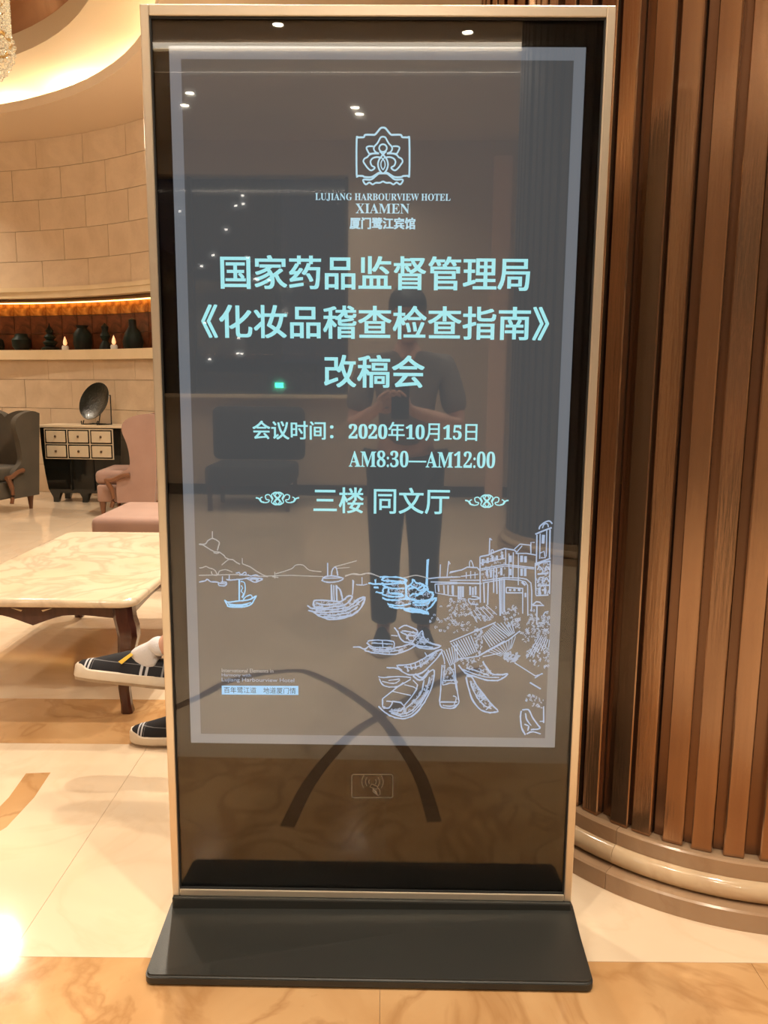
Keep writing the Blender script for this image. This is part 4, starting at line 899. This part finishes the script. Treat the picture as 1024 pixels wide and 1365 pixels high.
def person_seated():
    t = thing('person', (-.02, 2.66, 0), 'seated person in black trousers, white socks and plaid slip-on shoes, legs crossed', 'person')
    L = lambda p: (p[0]+.02, p[1]-2.66, p[2])
    hip, ch_, nk = L((.0, 2.64, .54)), L((.06, 2.64, .92)), L((.05, 2.64, 1.06))
    kA, aA, kB, aB = L((-.43, 2.67, .52)), L((-.59, 2.57, .11)), L((-.38, 2.50, .64)), L((-.672, 2.355, .428))
    hA, hB = L((.0, 2.73, .52)), L((.0, 2.55, .54))
    footA, footB = L((-.62, 2.572, .075)), L((-.695, 2.353, .400))
    sh = {s: L((.06, 2.64+s*.17, .99)) for s in (-1, 1)}; el = {s: L((-.02, 2.64+s*.235, .74)) for s in (-1, 1)}; wr = {s: L((-.20, 2.64+s*.11, .66)) for s in (-1, 1)}
    palm = {s: L((-.25, 2.64+s*.06, .655)) for s in (-1, 1)}
    chains = [[(hip, .11), (lerp(hip, ch_, .5), .10), (ch_, .12), (nk, .055), (L((.03, 2.64, 1.14)), .05)]]
    for h_, k_, a_, f_ in ((hA, kA, aA, footA), (hB, kB, aB, footB)):
        chains.append([(hip, .11), (h_, .085), (lerp(h_, k_, .5), .072), (k_, .055), (lerp(k_, a_, .35), .052), (lerp(k_, a_, .75), .036), (a_, .031), (f_, .027)])
    for s in (-1, 1):
        chains.append([(ch_, .12), (sh[s], .055), (lerp(sh[s], el[s], .5), .043), (el[s], .038), (lerp(el[s], wr[s], .5), .034), (wr[s], .025), (palm[s], .022)])
        chains += hand(palm[s], (-1, -s*.3, -.1), (0, -s, .4), (0, 0, -1), .25)
    skinned('body', chains, M['skin'], t)
    skinned('trousers', [[(hip, .135), (h_, .105), (lerp(h_, k_, .5), .090), (k_, .074), (lerp(k_, a_, .5), .066), (lerp(k_, a_, .84), .056), (lerp(k_, a_, .86), .056)] for h_, k_, a_ in ((hA, kA, aA), (hB, kB, aB))], M['blackcloth'], t)
    skinned('shirt', [[(hip, .14), (lerp(hip, ch_, .5), .13), (ch_, .145), (nk, .068)]]+[[(ch_, .145), (sh[s], .075), (lerp(sh[s], el[s], .5), .062), (lerp(sh[s], el[s], .8), .060)] for s in (-1, 1)], M['greyshirt'], t)
    head_parts(t, L((.03, 2.64, 1.235)), -pi/2, R(12), None)
    mB = Matrix.Translation(L((-.957, 2.345, .318))) @ Matrix.Rotation(R(0), 4, 'Z') @ Matrix.Rotation(R(6.5), 4, 'Y') @ Matrix.Rotation(R(-16), 4, 'X')
    sB = shoe(t, mB)
    mA = Matrix.Translation(L((-.868, 2.580, 0))) @ Matrix.Rotation(R(-2), 4, 'Z')
    sA = shoe(t, mA)
    def sock(mx, ank, kn):
        a = mx @ Vector((.150, 0, .080)); b = mx @ Vector((.190, 0, .090)); c_ = mx @ Vector((.25, 0, .085)); an = Vector(ank); up = (Vector(kn)-an).normalized()
        return [[(tuple(a), .030), (tuple(b), .040), (tuple(lerp(tuple(b), tuple(an), .6)), .041), (tuple(an+up*.002), .038)], [(tuple(b), .036), (tuple(c_), .034)]]
    skinned('sock', sock(mB, aB, kB), M['sock'], t, 2); skinned('sock', sock(mA, aA, kA), M['sock'], t, 2)
    return t
person_seated()
def person_standing():
    t = thing('person', (.055, -.30, 0), 'photographer in taupe shirt and black trousers standing before the kiosk, mirrored in its glass', 'person')
    hip, ch_, nk = (0, -.02, .90), (0, 0, 1.25), (0, .01, 1.38)
    chains = [[(hip, .115), (lerp(hip, ch_, .5), .105), (ch_, .125), (nk, .052), ((0, .03, 1.45), .048)]]
    legs = []
    for s in (-1, 1):
        h_, k_, a_ = (s*.085, -.02, .84), (s*.09, .0, .46), (s*.095, -.03, .09); legs.append((h_, k_, a_))
        chains.append([(hip, .115), (h_, .09), (lerp(h_, k_, .5), .075), (k_, .056), (lerp(k_, a_, .35), .055), (lerp(k_, a_, .8), .036), (a_, .034), ((s*.10, .06, .05), .03)])
    arms = []
    for s in (-1, 1):
        sh_, el_, wr_, pl = (s*.175, 0, 1.32), (s*.235, .03, 1.05), (s*.085-.055*(1), .215, 1.115), (-.055+s*.062, .262, 1.135)
        arms.append((sh_, el_)); chains.append([(ch_, .125), (sh_, .055), (lerp(sh_, el_, .5), .045), (el_, .038), (lerp(el_, wr_, .5), .034), (wr_, .026), (pl, .020)])
        chains += hand(pl, (-s*.55, .20, .55), (-s*.7, -.1, -.3), (-s*1, -.2, .1), .30)
    skinned('body', chains, M['skin'], t)
    skinned('trousers', [[(hip, .14), (h_, .112), (lerp(h_, k_, .5), .096), (k_, .078), (lerp(k_, a_, .5), .074), (lerp(k_, a_, .88), .066), (lerp(k_, a_, .93), .066)] for h_, k_, a_ in legs], M['blackcloth'], t)
    skinned('shirt', [[(lerp(hip, ch_, .05), .142), (lerp(hip, ch_, .5), .135), (ch_, .150), (nk, .062)]]+[[(ch_, .150), (a, .078), (lerp(a, b, .5), .066), (lerp(a, b, .85), .062)] for a, b in arms], M['greyshirt'], t)
    head_parts(t, (0, .045, 1.535), pi, R(14), None)
    for s in (-1, 1): shoe(t, Matrix.Translation((s*.10, .20, 0)) @ Matrix.Rotation(R(-90), 4, 'Z') @ Matrix.Translation((.03, 0, 0)), False)
    return t
person_standing()
ph = thing('mobile_phone', (.028, -.018, 1.085), 'slim black mobile phone held up by the photographer', 'phone')
bm = bmesh.new(); prism(bm, rrect(-.037, .037, 0, .152, .010), (-.004, .004), lambda u, v, w_: (u, w_, v)); build('phone_body', bm, M['phone'], ph)
bm = bmesh.new(); prism(bm, rrect(-.034, .034, .004, .148, .008), (-.0048, -.0038), lambda u, v, w_: (u, w_, v)); build('phone_screen', bm, mat('phone_screen_glow', (.01, .01, .01), .1, emit=(.35, .30, .25), estr=.6), ph)
# ================================================================== beyond the window
def city(x, y, w_, h_, lab, lights, m='citylight'):
    t = thing('distant_building', (x, y, 0), lab, 'building', 'night buildings beyond the window')
    bm = bmesh.new(); box(bm, -w_/2, w_/2, -4, 0, -30, h_, .1); build('tower', bm, M['city'], t)
    for (u, v, s) in lights:
        bm = bmesh.new(); box(bm, u-s, u+s, 0, .05, v-s*.6, v+s*.6); build('lit_window', bm, M[m], t)
random.seed(3)
city(-16, -70, 9, 20, 'dark tower block with scattered lit windows beyond the window, left one', [(random.uniform(-4, 4), random.uniform(3, 19), .13) for _ in range(16)])
city(-27, -75, 8, 14, 'dark tower block with warm lit windows beyond the window, farthest one', [(random.uniform(-3.5, 3.5), random.uniform(1, 12), .12) for _ in range(12)])
city(-10, -62, 6, 3, 'low dark building with green neon sign beyond the window', [(0, 1.2, .35)], 'citygreen')
city(-20.5, -60, 5, 2.5, 'low dark building with orange neon sign beyond the window', [(.5, 1.0, .4), (-1, 1, .2)], 'citywarm')
# sofa under the window
so = thing('lounge_chair', (-1.45, -4.6, 0), 'dark tub lounge chair under the window, mirrored in the glass', 'chair')
bm = bmesh.new(); box(bm, -.42, .42, -.32, .35, .25, .45, .05, 3); build('seat', bm, M['sofa'], so, True)
bm = bmesh.new(); box(bm, -.48, .48, -.42, -.26, .45, 1.0, .07, 4); build('backrest', bm, M['sofa'], so, True)
for s in (-1, 1):
    for y in (-.28, .28):
        bm = bmesh.new(); box(bm, s*.38-.02, s*.38+.02, y-.02, y+.02, 0, .26); build('leg', bm, M['mahogany'], so)
bpy.context.view_layer.update()
